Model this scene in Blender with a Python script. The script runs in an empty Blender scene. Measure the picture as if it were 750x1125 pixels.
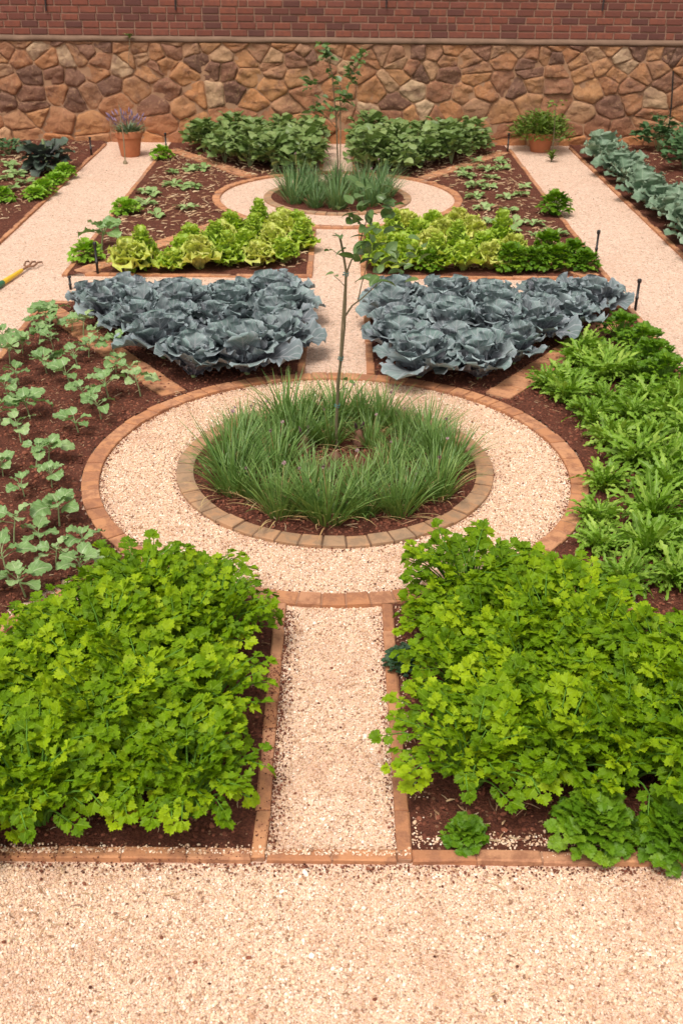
import bpy, math, random
import numpy as np
from mathutils import Matrix, Vector, noise as mnoise
random.seed(7); R = np.random.default_rng(11)
PI = math.pi
scene = bpy.context.scene
COL = scene.collection

# ------------------------------------------------------------------ camera
CAM_H = 2.8; FPX = 1150.0; PITCH = math.atan(642.5/1150); ROLL = math.radians(.5)
cd = bpy.data.cameras.new('camera'); cam = bpy.data.objects.new('camera', cd); COL.objects.link(cam)
cd.sensor_fit = 'VERTICAL'; cd.sensor_height = 36; cd.lens = FPX/1125*36; cd.shift_x = 7.5/1125
cd.clip_start = .05; cd.clip_end = 500
cam.matrix_world = Matrix.Translation((0, 0, CAM_H)) @ Matrix.Rotation(PI/2-PITCH, 4, 'X') @ Matrix.Rotation(ROLL, 4, 'Z')
cd.dof.use_dof = True; cd.dof.focus_distance = 5.2; cd.dof.aperture_fstop = 5.0
scene.camera = cam
_c, _s = math.cos(PITCH), math.sin(PITCH)
def ground(px, py):
    "ground point seen at a place of the photograph"
    dx, dy = px-375, py-562.5
    ux = (dx*math.cos(ROLL)+dy*math.sin(ROLL)+7.5)/FPX; uy = (-dx*math.sin(ROLL)+dy*math.cos(ROLL))/FPX
    t = -CAM_H/(-_s-uy*_c)
    return ux*t, (_c-uy*_s)*t

# ------------------------------------------------------------------ light
scene.view_settings.view_transform = 'Standard'; scene.view_settings.look = 'None'
scene.view_settings.exposure = 0.6; scene.view_settings.gamma = 1; scene.view_settings.use_curve_mapping = False
SUN_EL, SUN_AZ = math.radians(62), math.radians(205)     # azimuth clockwise from +Y
w = bpy.data.worlds.new('World'); scene.world = w; w.use_nodes = True
nt = w.node_tree; nt.nodes.clear()
sky = nt.nodes.new('ShaderNodeTexSky'); sky.sky_type = 'NISHITA'; sky.sun_disc = False
sky.sun_elevation = SUN_EL; sky.sun_rotation = SUN_AZ; sky.dust_density = 4; sky.air_density = 1.2
hs = nt.nodes.new('ShaderNodeHueSaturation'); hs.inputs['Saturation'].default_value = .12
mixw = nt.nodes.new('ShaderNodeMix'); mixw.data_type = 'RGBA'; mixw.blend_type = 'MULTIPLY'; mixw.inputs[0].default_value = 1
mixw.inputs[7].default_value = (1.0, .945, .88, 1)
bg = nt.nodes.new('ShaderNodeBackground'); bg.inputs['Strength'].default_value = .12
ow = nt.nodes.new('ShaderNodeOutputWorld')
nt.links.new(sky.outputs[0], hs.inputs['Color']); nt.links.new(hs.outputs[0], mixw.inputs[6])
nt.links.new(mixw.outputs[2], bg.inputs[0]); nt.links.new(bg.outputs[0], ow.inputs[0])
sl = bpy.data.lights.new('sun', 'SUN'); sl.energy = 1.6; sl.angle = math.radians(22); sl.color = (1, .95, .86)
so = bpy.data.objects.new('sun', sl); COL.objects.link(so)
sd = Vector((math.sin(SUN_AZ)*math.cos(SUN_EL), math.cos(SUN_AZ)*math.cos(SUN_EL), math.sin(SUN_EL)))
so.rotation_euler = sd.to_track_quat('Z', 'Y').to_euler()
scene.cycles.max_bounces = 8; scene.cycles.transparent_max_bounces = 4
scene.cycles.diffuse_bounces = 4; scene.cycles.transmission_bounces = 4

# ------------------------------------------------------------------ mesh builder
class MB:
    def __init__(s): s.V = []; s.F = {3: [], 4: []}; s.A = []; s.n = 0
    def add(s, V, F, A=None):
        V = np.asarray(V, float).reshape(-1, 3); F = np.asarray(F, int)
        if A is None: A = (random.random(), .5, .5)
        A = np.asarray(A, float)
        if A.ndim == 1: A = np.tile(A, (len(V), 1))
        s.V.append(V); s.A.append(A); s.F[F.shape[1]].append(F+s.n); s.n += len(V)
    def build(s, name, mat, parent=None, smooth=True, loc=None):
        V = np.concatenate(s.V); A = np.concatenate(s.A)
        me = bpy.data.meshes.new(name)
        idx = []; start = []; tot = []; at = 0
        for k in (3, 4):
            if s.F[k]:
                f = np.concatenate(s.F[k]); idx.append(f.ravel())
                start.append(at+np.arange(len(f))*k); tot.append(np.full(len(f), k)); at += f.size
        idx = np.concatenate(idx); start = np.concatenate(start); tot = np.concatenate(tot)
        me.vertices.add(len(V)); me.vertices.foreach_set('co', V.ravel())
        me.loops.add(len(idx)); me.loops.foreach_set('vertex_index', idx.astype(np.int32))
        me.polygons.add(len(start)); me.polygons.foreach_set('loop_start', start.astype(np.int32))
        me.update(calc_edges=True)
        me.polygons.foreach_set('use_smooth', np.full(len(start), bool(smooth)))
        ca = me.color_attributes.new('tint', 'FLOAT_COLOR', 'POINT')
        c4 = np.ones((len(V), 4)); c4[:, :3] = A[:, :3]; ca.data.foreach_set('color', c4.ravel())
        me.validate(); me.update()
        me.materials.append(mat)
        o = bpy.data.objects.new(name, me); COL.objects.link(o)
        if parent is not None: o.parent = parent
        if loc is not None: o.location = loc
        return o

def tag(o, label=None, cat=None, group=None, kind=None):
    if label: o['label'] = label
    if cat: o['category'] = cat
    if group: o['group'] = group
    if kind: o['kind'] = kind
    return o
def empty(name, loc=(0, 0, 0), rz=0):
    o = bpy.data.objects.new(name, None); COL.objects.link(o); o.location = loc; o.rotation_euler = (0, 0, rz)
    o.empty_display_size = .05
    return o
def dup(root):
    r = root.copy(); COL.objects.link(r)
    for ch in list(root.children):
        c = ch.copy(); COL.objects.link(c); c.parent = r
        for g in list(ch.children):
            d = g.copy(); COL.objects.link(d); d.parent = c
    return r
class Kind:
    "a set of variants of one plant; the first uses of each variant move the variant itself"
    def __init__(s, variants): s.v = variants; s.used = [False]*len(variants); s.k = 0
    def place(s, x, y, label, group, z=0.0, rz=None, sc=1.0, var=None, cat=None):
        i = (s.k if var is None else var) % len(s.v); s.k += 1
        o = s.v[i]
        if s.used[i]: o = dup(o)
        s.used[i] = True
        o.location = (x, y, z); o.rotation_euler = (random.gauss(0, .04), random.gauss(0, .04), random.uniform(0, 2*PI) if rz is None else rz)
        o.scale = (sc*random.uniform(.95, 1.06), sc*random.uniform(.95, 1.06), sc*random.uniform(.92, 1.08))
        tag(o, label, cat, group)
        return o

# ------------------------------------------------------------------ materials
def newmat(name):
    m = bpy.data.materials.new(name); m.use_nodes = True; m.node_tree.nodes.clear()
    return m, m.node_tree
def N(t, typ, **kw):
    n = t.nodes.new(typ)
    for k, v in kw.items():
        if k.startswith('i_'): n.inputs[k[2:].replace('_', ' ')].default_value = v
        else: setattr(n, k, v)
    return n
def ramp(t, fac, stops, interp='LINEAR'):
    n = t.nodes.new('ShaderNodeValToRGB'); cr = n.color_ramp; cr.interpolation = interp
    while len(cr.elements) < len(stops): cr.elements.new(.5)
    for e, (p, c) in zip(cr.elements, stops): e.position = p; e.color = (*c, 1)
    t.links.new(fac, n.inputs[0]); return n.outputs[0]
def mixc(t, fac, a, b, mode='MIX'):
    n = t.nodes.new('ShaderNodeMix'); n.data_type = 'RGBA'; n.blend_type = mode
    for sock, v in ((n.inputs[0], fac), (n.inputs[6], a), (n.inputs[7], b)):
        if hasattr(v, 'links'): t.links.new(v, sock)
        elif isinstance(v, (int, float)): sock.default_value = v
        else: sock.default_value = (*v, 1)
    return n.outputs[2]
def math_(t, op, a, b=0.0, c=None, clamp=False):
    n = t.nodes.new('ShaderNodeMath'); n.operation = op; n.use_clamp = clamp
    for i, v in enumerate((a, b) if c is None else (a, b, c)):
        if hasattr(v, 'links'): t.links.new(v, n.inputs[i])
        else: n.inputs[i].default_value = v
    return n.outputs[0]
def coords(t, scale=1.0):
    tc = t.nodes.new('ShaderNodeTexCoord'); return tc.outputs['Object']
def tint(t):
    a = t.nodes.new('ShaderNodeAttribute'); a.attribute_name = 'tint'
    s = t.nodes.new('ShaderNodeSeparateColor'); t.links.new(a.outputs['Color'], s.inputs[0])
    return s.outputs[0], s.outputs[1], s.outputs[2]
def tex_noise(t, co, scale, detail=4, rough=.55):
    n = N(t, 'ShaderNodeTexNoise'); n.inputs['Scale'].default_value = scale; n.inputs['Detail'].default_value = detail
    n.inputs['Roughness'].default_value = rough; t.links.new(co, n.inputs['Vector']); return n
def finish(t, col, rough=.7, bump=None, bstr=.3, bdist=.01, spec=.4, extra=None):
    p = t.nodes.new('ShaderNodeBsdfPrincipled'); o = t.nodes.new('ShaderNodeOutputMaterial')
    if hasattr(col, 'links'): t.links.new(col, p.inputs['Base Color'])
    else: p.inputs['Base Color'].default_value = (*col, 1)
    if hasattr(rough, 'links'): t.links.new(rough, p.inputs['Roughness'])
    else: p.inputs['Roughness'].default_value = rough
    p.inputs['Specular IOR Level'].default_value = spec
    if bump is not None:
        b = t.nodes.new('ShaderNodeBump'); b.inputs['Strength'].default_value = bstr; b.inputs['Distance'].default_value = bdist
        t.links.new(bump, b.inputs['Height']); t.links.new(b.outputs[0], p.inputs['Normal'])
    t.links.new(p.outputs[0], o.inputs[0]); return p, o

def leaf_mat(name, cols, rib=None, vein=.0, rib_w=.10, trans=.25, rough=.5, spec=.35, edge=None, core=None, nscale=25, veins_n=7, bump=.25):
    """cols: three greens met by the leaf's own random value; rib: midrib and vein colour; edge: colour of the margin; core: colour towards the leaf base"""
    m, t = newmat(name); r, v, u = tint(t)
    oi = t.nodes.new('ShaderNodeObjectInfo')
    rr = math_(t, 'ADD', math_(t, 'MULTIPLY', r, .75), math_(t, 'MULTIPLY', oi.outputs['Random'], .25))
    c = ramp(t, rr, [(0.0, cols[0]), (.5, cols[1]), (.92, cols[2])])
    co = coords(t); n = tex_noise(t, co, nscale)
    nf = math_(t, 'MULTIPLY_ADD', n.outputs[0], .9, .55)
    hsv = N(t, 'ShaderNodeHueSaturation'); t.links.new(c, hsv.inputs['Color']); t.links.new(nf, hsv.inputs['Value']); c = hsv.outputs[0]
    au = math_(t, 'ABSOLUTE', math_(t, 'MULTIPLY_ADD', u, 2.0, -1.0))
    if core is not None:
        cf = math_(t, 'MULTIPLY', math_(t, 'SUBTRACT', 1.0, v), .8, clamp=True); c = mixc(t, cf, c, core)
    if edge is not None:
        ef = math_(t, 'MULTIPLY', math_(t, 'POWER', au, 5.0), .55); c = mixc(t, ef, c, edge)
    h = n.outputs[0]
    if rib is not None:
        mr = math_(t, 'SUBTRACT', 1.0, math_(t, 'DIVIDE', au, rib_w), clamp=True)
        mr = math_(t, 'MULTIPLY', mr, math_(t, 'MULTIPLY_ADD', v, -.6, 1.0))
        if vein > 0:
            ph = math_(t, 'FRACT', math_(t, 'MULTIPLY_ADD', v, veins_n, math_(t, 'MULTIPLY', au, -2.2)))
            pv = math_(t, 'SUBTRACT', 1.0, math_(t, 'MULTIPLY', math_(t, 'ABSOLUTE', math_(t, 'SUBTRACT', ph, .5)), 9.0), clamp=True)
            pv = math_(t, 'MULTIPLY', pv, vein)
            h = math_(t, 'MULTIPLY_ADD', pv, -.8, h)
            mr = math_(t, 'MAXIMUM', mr, pv)
        c = mixc(t, mr, c, rib)
    p, o = finish(t, c, rough, h, bump, .004, spec)
    if trans > 0:
        tr = t.nodes.new('ShaderNodeBsdfTranslucent'); hs_ = N(t, 'ShaderNodeHueSaturation', i_Saturation=1.15, i_Value=1.25)
        t.links.new(c, hs_.inputs['Color']); t.links.new(hs_.outputs[0], tr.inputs[0])
        ms = t.nodes.new('ShaderNodeMixShader'); ms.inputs[0].default_value = trans
        t.links.new(p.outputs[0], ms.inputs[1]); t.links.new(tr.outputs[0], ms.inputs[2]); t.links.new(ms.outputs[0], o.inputs[0])
    return m

def gravel_base(t, rnd):
    return ramp(t, rnd, [(0, (.21, .11, .07)), (.08, (.40, .225, .14)), (.20, (.57, .36, .245)), (.45, (.66, .455, .325)), (.70, (.70, .51, .395)), (.88, (.68, .445, .35)), (.97, (.80, .71, .63))])
def make_gravel_sheet():
    m, t = newmat('gravel_sheet'); co = coords(t)
    v = N(t, 'ShaderNodeTexVoronoi', i_Scale=135.0); t.links.new(co, v.inputs['Vector'])
    s = t.nodes.new('ShaderNodeSeparateColor'); t.links.new(v.outputs['Color'], s.inputs[0])
    c = gravel_base(t, s.outputs[0])
    v4 = N(t, 'ShaderNodeTexVoronoi', i_Scale=48.0); t.links.new(co, v4.inputs['Vector'])
    s4 = t.nodes.new('ShaderNodeSeparateColor'); t.links.new(v4.outputs['Color'], s4.inputs[0])
    c = mixc(t, 1.0, c, ramp(t, s4.outputs[1], [(0, (.62, .55, .50)), (.25, (.92, .90, .88)), (.7, (1.0, 1.0, 1.0)), (1, (1.16, 1.16, 1.16))]), 'MULTIPLY')
    big = tex_noise(t, co, 1.3, 5, .6); mid = tex_noise(t, co, 7.0, 4, .6)
    dirt = math_(t, 'MULTIPLY', math_(t, 'SUBTRACT', math_(t, 'MULTIPLY', math_(t, 'ADD', big.outputs[0], mid.outputs[0]), 1.0), .98), 3.0, clamp=True)
    c = mixc(t, math_(t, 'MULTIPLY', dirt, .42), c, (.50, .27, .16))
    v2 = N(t, 'ShaderNodeTexVoronoi', i_Scale=17.0); t.links.new(co, v2.inputs['Vector'])
    c = mixc(t, .30, c, (.70, .50, .40))
    hv = N(t, 'ShaderNodeHueSaturation', i_Value=1.10, i_Saturation=.97); t.links.new(c, hv.inputs['Color']); c = hv.outputs[0]
    spot = math_(t, 'LESS_THAN', v2.outputs['Distance'], .16)
    s2 = t.nodes.new('ShaderNodeSeparateColor'); t.links.new(v2.outputs['Color'], s2.inputs[0])
    spot = math_(t, 'MULTIPLY', spot, math_(t, 'GREATER_THAN', s2.outputs[0], .55))
    c = mixc(t, math_(t, 'MULTIPLY', spot, .75), c, (.26, .14, .09))
    gap = math_(t, 'SUBTRACT', 1.0, math_(t, 'MULTIPLY', v.outputs['Distance'], 1.2))
    finish(t, c, .85, gap, .9, .006, .25); return m
def make_pebble():
    m, t = newmat('pebble'); r, v, u = tint(t); co = coords(t)
    c = mixc(t, 1.0, gravel_base(t, r), (.97, 1.0, .95), 'MULTIPLY')
    hv = N(t, 'ShaderNodeHueSaturation', i_Value=1.17, i_Saturation=.97); t.links.new(c, hv.inputs['Color']); c = hv.outputs[0]
    big = tex_noise(t, co, 1.3, 5, .6); mid = tex_noise(t, co, 7.0, 4, .6)
    dirt = math_(t, 'MULTIPLY', math_(t, 'SUBTRACT', math_(t, 'ADD', big.outputs[0], mid.outputs[0]), .98), 3.0, clamp=True)
    c = mixc(t, math_(t, 'MULTIPLY', dirt, .48), c, (.46, .24, .145))
    finish(t, c, .8, None, spec=.3); return m
def make_soil():
    m, t = newmat('soil'); co = coords(t)
    a = tex_noise(t, co, 9, 6, .65); b = tex_noise(t, co, 70, 4, .7)
    c = ramp(t, a.outputs[0], [(.25, (.10, .031, .019)), (.5, (.225, .071, .041)), (.75, (.32, .11, .064))])
    c = mixc(t, math_(t, 'MULTIPLY_ADD', b.outputs[0], 2.2, -.75, clamp=True), (.07, .024, .016), c)
    v = N(t, 'ShaderNodeTexVoronoi', i_Scale=70.0); t.links.new(co, v.inputs['Vector'])
    s = t.nodes.new('ShaderNodeSeparateColor'); t.links.new(v.outputs['Color'], s.inputs[0])
    ch = math_(t, 'MULTIPLY', math_(t, 'GREATER_THAN', s.outputs[0], .93), math_(t, 'LESS_THAN', v.outputs['Distance'], .45))
    c = mixc(t, math_(t, 'MULTIPLY', ch, .7), c, (.36, .20, .12))
    h = math_(t, 'ADD', math_(t, 'MULTIPLY', a.outputs[0], .6), b.outputs[0])
    finish(t, c, .9, h, 1.0, .02, .2); return m
def make_brick(name, cols, dirt=(.22, .13, .08), dirt_amt=.5, mort=(.42, .30, .20)):
    m, t = newmat(name); r, v, u = tint(t); co = coords(t)
    c = ramp(t, r, [(i/(len(cols)-1), q) for i, q in enumerate(cols)])
    a = tex_noise(t, co, 14, 5, .65); b = tex_noise(t, co, 120, 3, .6)
    d = math_(t, 'MULTIPLY', math_(t, 'SUBTRACT', a.outputs[0], .45), 7.0, clamp=True)
    c = mixc(t, math_(t, 'MULTIPLY', d, dirt_amt), c, dirt)
    c = mixc(t, math_(t, 'MULTIPLY', b.outputs[0], .45), c, tuple(min(1, q*1.5) for q in cols[-1]))
    c = mixc(t, math_(t, 'GREATER_THAN', v, .9), c, mort)
    finish(t, c, .85, b.outputs[0], .5, .004, .25); return m
def make_stone():
    m, t = newmat('stone'); r, v, u = tint(t); co = coords(t)
    c = ramp(t, r, [(0, (.13, .065, .045)), (.14, (.20, .095, .062)), (.28, (.32, .14, .072)), (.5, (.41, .18, .075)), (.68, (.45, .225, .10)), (.8, (.34, .165, .09)), (.92, (.44, .26, .145)), (1, (.50, .35, .22))])
    a = tex_noise(t, co, 5, 6, .65); b = tex_noise(t, co, 28, 5, .7)
    c = mixc(t, math_(t, 'MULTIPLY', math_(t, 'SUBTRACT', a.outputs[0], .47), 3.6, clamp=True), c, (.15, .07, .05))
    c = mixc(t, math_(t, 'MULTIPLY', math_(t, 'SUBTRACT', b.outputs[0], .52), 3.0, clamp=True), c, (.50, .31, .17))
    # damp, dirty tops and reddish foot of the wall follow the wall's height
    g = t.nodes.new('ShaderNodeSeparateXYZ'); t.links.new(co, g.inputs[0])
    foot = math_(t, 'MULTIPLY', math_(t, 'SUBTRACT', .55, g.outputs[2]), 1.0, clamp=True)
    c = mixc(t, foot, c, (.44, .17, .07))
    big = tex_noise(t, co, .75, 4, .6)
    grime = math_(t, 'MULTIPLY', math_(t, 'SUBTRACT', math_(t, 'MULTIPLY_ADD', g.outputs[2], .28, big.outputs[0]), .60), 3.0, clamp=True)
    c = mixc(t, math_(t, 'MULTIPLY', grime, .35), c, (.17, .105, .08))
    h = math_(t, 'ADD', a.outputs[0], math_(t, 'MULTIPLY', b.outputs[0], .7))
    finish(t, c, .85, h, .8, .03, .25); return m
def make_plain(name, col, rough=.6, spec=.4, var=.35, scale=30, bump=.2, metal=0):
    m, t = newmat(name); co = coords(t); n = tex_noise(t, co, scale, 5)
    c = mixc(t, n.outputs[0], tuple(q*(1-var) for q in col), tuple(min(1, q*(1+var)) for q in col))
    p, o = finish(t, c, rough, n.outputs[0], bump, .004, spec); p.inputs['Metallic'].default_value = metal
    return m
def make_tinted(name, cols, rough=.85):
    m, t = newmat(name); r, v, u = tint(t)
    finish(t, ramp(t, r, [(i/(len(cols)-1), q) for i, q in enumerate(cols)]), rough, None, spec=.25); return m

M = dict(
    gravel=make_gravel_sheet(), pebble=make_pebble(), soil=make_soil(), stone=make_stone(),
    ground=make_plain('earth', (.20, .11, .07), .9, .2, .4, 6),
    mortar=make_plain('mortar', (.33, .19, .115), .9, .2, .45, 9, .8),
    ledge=make_plain('ledge', (.185, .115, .08), .9, .2, .5, 5, .8),
    paver=make_brick('paver', [(.34, .14, .065), (.43, .19, .085), (.48, .23, .11), (.42, .21, .12)], (.20, .08, .045), .85, (.34, .18, .11)),
    old_paver=make_brick('old_paver', [(.33, .175, .09), (.40, .205, .105), (.44, .245, .135), (.31, .20, .125)], (.18, .13, .09), .7, (.17, .10, .065)),
    wall_brick=make_brick('wall_brick', [(.065, .032, .03), (.15, .05, .034), (.19, .06, .037), (.225, .076, .046), (.17, .06, .045)], (.10, .042, .036), .5, (.28, .165, .118)),
    straw=make_tinted('straw', [(.22, .11, .07), (.42, .25, .14), (.55, .38, .22), (.60, .46, .30)]),
    clod=make_tinted('clod', [(.075, .025, .016), (.17, .055, .033), (.27, .098, .058)], .95),
    celery=leaf_mat('celery', [(.066, .145, .002), (.148, .264, .003), (.33, .45, .009)], (.26, .40, .04), .25, .12, .28, .5, .14, nscale=40, veins_n=4),
    celery_stalk=make_plain('celery_stalk', (.10, .22, .025), .6, .15, .3, 20),
    yellow=leaf_mat('yellow_leaf', [(.55, .42, .03), (.62, .50, .05), (.50, .30, .04)], None, trans=.3),
    mizuna=leaf_mat('mizuna', [(.10, .205, .014), (.185, .335, .03), (.34, .48, .08)], (.42, .55, .16), .18, .20, .28, .45, .25, nscale=35),
    parsley=leaf_mat('parsley', [(.065, .16, .006), (.11, .23, .008), (.19, .32, .016)], None, trans=.28, rough=.5),
    cabbage=leaf_mat('cabbage', [(.115, .128, .145), (.155, .228, .212), (.28, .345, .345)], (.42, .42, .45), .55, .07, .10, .62, .25, edge=(.34, .40, .44), core=(.14, .105, .17), nscale=14, bump=.5),
    cabbage_heart=leaf_mat('cabbage_heart', [(.09, .11, .115), (.15, .17, .185), (.24, .27, .28)], (.3, .28, .31), .35, .09, .08, .45, .5, core=(.12, .09, .14), nscale=18),
    lettuce=leaf_mat('lettuce', [(.24, .40, .025), (.36, .50, .045), (.50, .58, .09)], (.6, .7, .25), .15, .14, .32, .5, .35, core=(.5, .62, .18), nscale=30),
    lettuce_pale=leaf_mat('lettuce_pale', [(.38, .48, .07), (.52, .58, .11), (.64, .64, .20)], (.7, .75, .35), .15, .14, .32, .5, .35, core=(.66, .62, .22), nscale=30),
    seedling=leaf_mat('seedling', [(.12, .23, .065), (.19, .32, .105), (.31, .43, .18)], (.46, .54, .32), .35, .10, .2, .42, .5, nscale=30, veins_n=5, bump=.4),
    seedling_stem=make_plain('seedling_stem', (.26, .33, .15), .5, .4, .25, 40),
    chive=leaf_mat('chive', [(.085, .175, .034), (.14, .25, .055), (.24, .34, .09)], None, trans=.18, rough=.4, spec=.5),
    leek=leaf_mat('leek', [(.08, .165, .055), (.115, .21, .07), (.17, .27, .09)], None, trans=.15, rough=.45, spec=.45),
    chive_dry=make_tinted('chive_dry', [(.36, .25, .12), (.50, .36, .16), (.42, .22, .10)]),
    bean=leaf_mat('bean', [(.10, .165, .045), (.16, .235, .07), (.27, .34, .13)], (.26, .38, .14), .2, .10, .22, .45, .45, nscale=25, veins_n=5),
    bean_dark=leaf_mat('bean_dark', [(.045, .105, .038), (.07, .15, .055), (.12, .21, .08)], (.2, .28, .13), .2, .10, .18, .45, .45, nscale=25, veins_n=5),
    collard=leaf_mat('collard', [(.10, .17, .105), (.14, .22, .14), (.21, .29, .19)], (.34, .42, .30), .3, .09, .14, .5, .45, edge=(.27, .34, .25), nscale=18, bump=.5),
    kale=leaf_mat('kale', [(.030, .060, .038), (.05, .09, .055), (.09, .14, .08)], (.16, .12, .14), .3, .09, .1, .5, .45, core=(.07, .045, .07), nscale=18),
    weed=leaf_mat('weed', [(.16, .27, .08), (.24, .36, .12), (.34, .44, .20)], (.45, .52, .28), .2, .1, .2, .5, .35, nscale=30),
    weed_bright=leaf_mat('weed_bright', [(.16, .34, .02), (.22, .40, .03), (.32, .48, .06)], None, trans=.28),
    thyme=leaf_mat('thyme', [(.03, .075, .035), (.05, .10, .05), (.07, .13, .06)], None, trans=.1),
    tree_leaf=leaf_mat('tree_leaf', [(.065, .125, .035), (.11, .19, .055), (.21, .30, .10)], (.24, .33, .12), .2, .08, .25, .38, .5, nscale=25, veins_n=6),
    bark=make_plain('bark', (.13, .105, .06), .8, .25, .4, 60, .6),
    cane=make_plain('cane', (.23, .18, .11), .7, .3, .3, 40),
    tie=make_plain('tie', (.06, .16, .15), .5, .4, .2, 50),
    terracotta=make_plain('terracotta', (.42, .155, .075), .8, .25, .22, 14, .3),
    potsoil=make_plain('potsoil', (.06, .03, .02), .95, .1, .4, 60, .8),
    plastic=make_plain('black_plastic', (.012, .011, .012), .45, .5, .2, 40),
    faded_flower=make_tinted('faded_flower', [(.22, .15, .13), (.34, .22, .22), (.40, .28, .30)], .8),
    lavender=make_tinted('lavender', [(.13, .10, .17), (.21, .15, .25), (.30, .21, .31)], .8),
    lavender_leaf=leaf_mat('lavender_leaf', [(.10, .15, .07), (.14, .20, .10), (.20, .26, .14)], None, trans=.1),
    shrub=leaf_mat('shrub', [(.085, .15, .022), (.13, .20, .03), (.19, .27, .05)], None, trans=.2),
    handle=make_plain('yellow_handle', (.72, .46, .03), .45, .5, .15, 30),
    grip=make_plain('green_grip', (.03, .14, .07), .5, .5, .2, 30),
    rust=make_plain('rusty_steel', (.23, .11, .06), .7, .5, .4, 40, .4),
    clay=make_plain('brown_clay', (.15, .07, .045), .8, .3, .35, 25, .4),
    clay_dark=make_plain('dark_clay', (.055, .028, .03), .8, .3, .3, 25, .4),
    strap=make_plain('dark_metal', (.03, .022, .022), .6, .4, .3, 30),
)

# ------------------------------------------------------------------ shapes
def rnd3(a): return np.array(a, float)
def tube(mb, pts, rads, sides=5, A=None, cap=True):
    pts = np.asarray(pts, float); n = len(pts); rads = np.broadcast_to(rads, (n,))
    T = np.gradient(pts, axis=0) if n > 2 else np.tile(pts[-1]-pts[0], (n, 1))
    T /= np.linalg.norm(T, axis=1)[:, None]+1e-9
    ref = np.array((0, 0, 1.)) if abs(T[:, 2]).mean() < .8 else np.array((1., 0, 0))
    S = np.cross(T, ref); S /= np.linalg.norm(S, axis=1)[:, None]+1e-9; U = np.cross(S, T)
    th = np.arange(sides)*2*PI/sides
    V = pts[:, None, :]+rads[:, None, None]*(np.cos(th)[None, :, None]*S[:, None, :]+np.sin(th)[None, :, None]*U[:, None, :])
    i = np.arange(n-1)[:, None]*sides; j = np.arange(sides)[None, :]; k = (j+1) % sides
    F = np.stack([i+j, i+k, i+sides+k, i+sides+j], -1).reshape(-1, 4)
    mb.add(V.reshape(-1, 3), F, A)
    if cap:
        for ring in (0, n-1):
            c = V[ring].mean(0); vv = np.vstack([V[ring], c]); f = [(a, (a+1) % sides, sides) for a in range(sides)]
            mb.add(vv, f, A)
def frame(az, th, roll=0.0):
    h = np.array((math.cos(az), math.sin(az), 0)); z = np.array((0, 0, 1.)); S = np.array((-math.sin(az), math.cos(az), 0))
    T = math.cos(th)*h+math.sin(th)*z; Nn = -math.sin(th)*h+math.cos(th)*z
    if roll: S, Nn = math.cos(roll)*S+math.sin(roll)*Nn, -math.sin(roll)*S+math.cos(roll)*Nn
    return T, S, Nn
def leaf(mb, base, az, L, W, th0, th1, prof, nu=2, nv=8, teeth=0, fold=.2, ruf=0.0, rn=3.0, roll=0.0, rnd=None, sway=0.0, scal=0.0):
    "a curved blade: prof(v) gives the half width along it"
    rnd = random.random() if rnd is None else rnd
    v = np.linspace(0, 1, nv+1); th = th0+(th1-th0)*v**1.2; azs = az+sway*v*v
    d = L/nv
    dirs = np.stack([np.cos(azs)*np.cos(th), np.sin(azs)*np.cos(th), np.sin(th)], 1)
    C = np.vstack([[0, 0, 0], np.cumsum(dirs[:-1]*d, axis=0)])+np.asarray(base)
    S = np.stack([-np.sin(azs), np.cos(azs), 0*azs], 1)
    Nn = np.stack([-np.sin(th)*np.cos(azs), -np.sin(th)*np.sin(azs), np.cos(th)], 1)
    if roll: S, Nn = math.cos(roll)*S+math.sin(roll)*Nn, -math.sin(roll)*S+math.cos(roll)*Nn
    w = W*prof(v)
    u = np.linspace(-1, 1, 2*nu+1); ph = random.uniform(0, 6.28)
    au = np.abs(u)
    tw = np.ones((nv+1, 2*nu+1))
    if teeth: tw *= 1+teeth*np.where(np.arange(nv+1) % 2 == 0, -1, 1)[:, None]*(au[None, :] > .6)
    if scal: tw *= 1+scal*np.sin(2*PI*rn*2.2*v[:, None]+ph+1.3*(u[None, :] > 0))*(au[None, :]**3)*np.minimum(1, 2.5*v[:, None])
    off = fold*w[:, None]*(.35*au[None, :]+.75*au[None, :]**2)
    if ruf:
        off = off+ruf*W*np.sin(rn*2*PI*v[:, None]+ph+2.1*(u[None, :] > 0))*(au[None, :]**2)*np.minimum(1, 3*v[:, None])
        off = off+ruf*.5*W*np.sin(rn*4.7*PI*v[:, None]+2*ph)*(au[None, :]**3)
    P = C[:, None, :]+S[:, None, :]*(w[:, None]*u[None, :]*tw)[..., None]+Nn[:, None, :]*off[..., None]
    A = np.zeros((nv+1, 2*nu+1, 3)); A[..., 0] = rnd; A[..., 1] = v[:, None]; A[..., 2] = u[None, :]*.5+.5
    m = 2*nu+1; i = np.arange(nv)[:, None]*m; j = np.arange(2*nu)[None, :]
    F = np.stack([i+j, i+j+1, i+m+j+1, i+m+j], -1).reshape(-1, 4)
    mb.add(P.reshape(-1, 3), F, A.reshape(-1, 3))
    return C[-1]
ovate = lambda v: np.sin(PI*np.clip(v, 0, 1)**.75)**.9+.02
obov = lambda v: .14*(1-v)+1.0*np.clip(v, 0, 1)**1.1*np.sqrt(np.clip(1-v**6, 0, 1))+.02
cabp = lambda v: .16*(1-v)+.98*np.clip(v, 0, 1)**.8*np.sqrt(np.clip(1-v**5, 0, 1))+.02
lance = lambda v: np.sin(PI*v**.85)**.8*.9+.06
blade = lambda v: (1-v**2.2)*.95+.05
spoon = lambda v: np.where(v < .28, .14, .14+.9*np.sin(PI*np.clip((v-.28)/.74, 0, 1)**.8)**.8)
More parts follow.
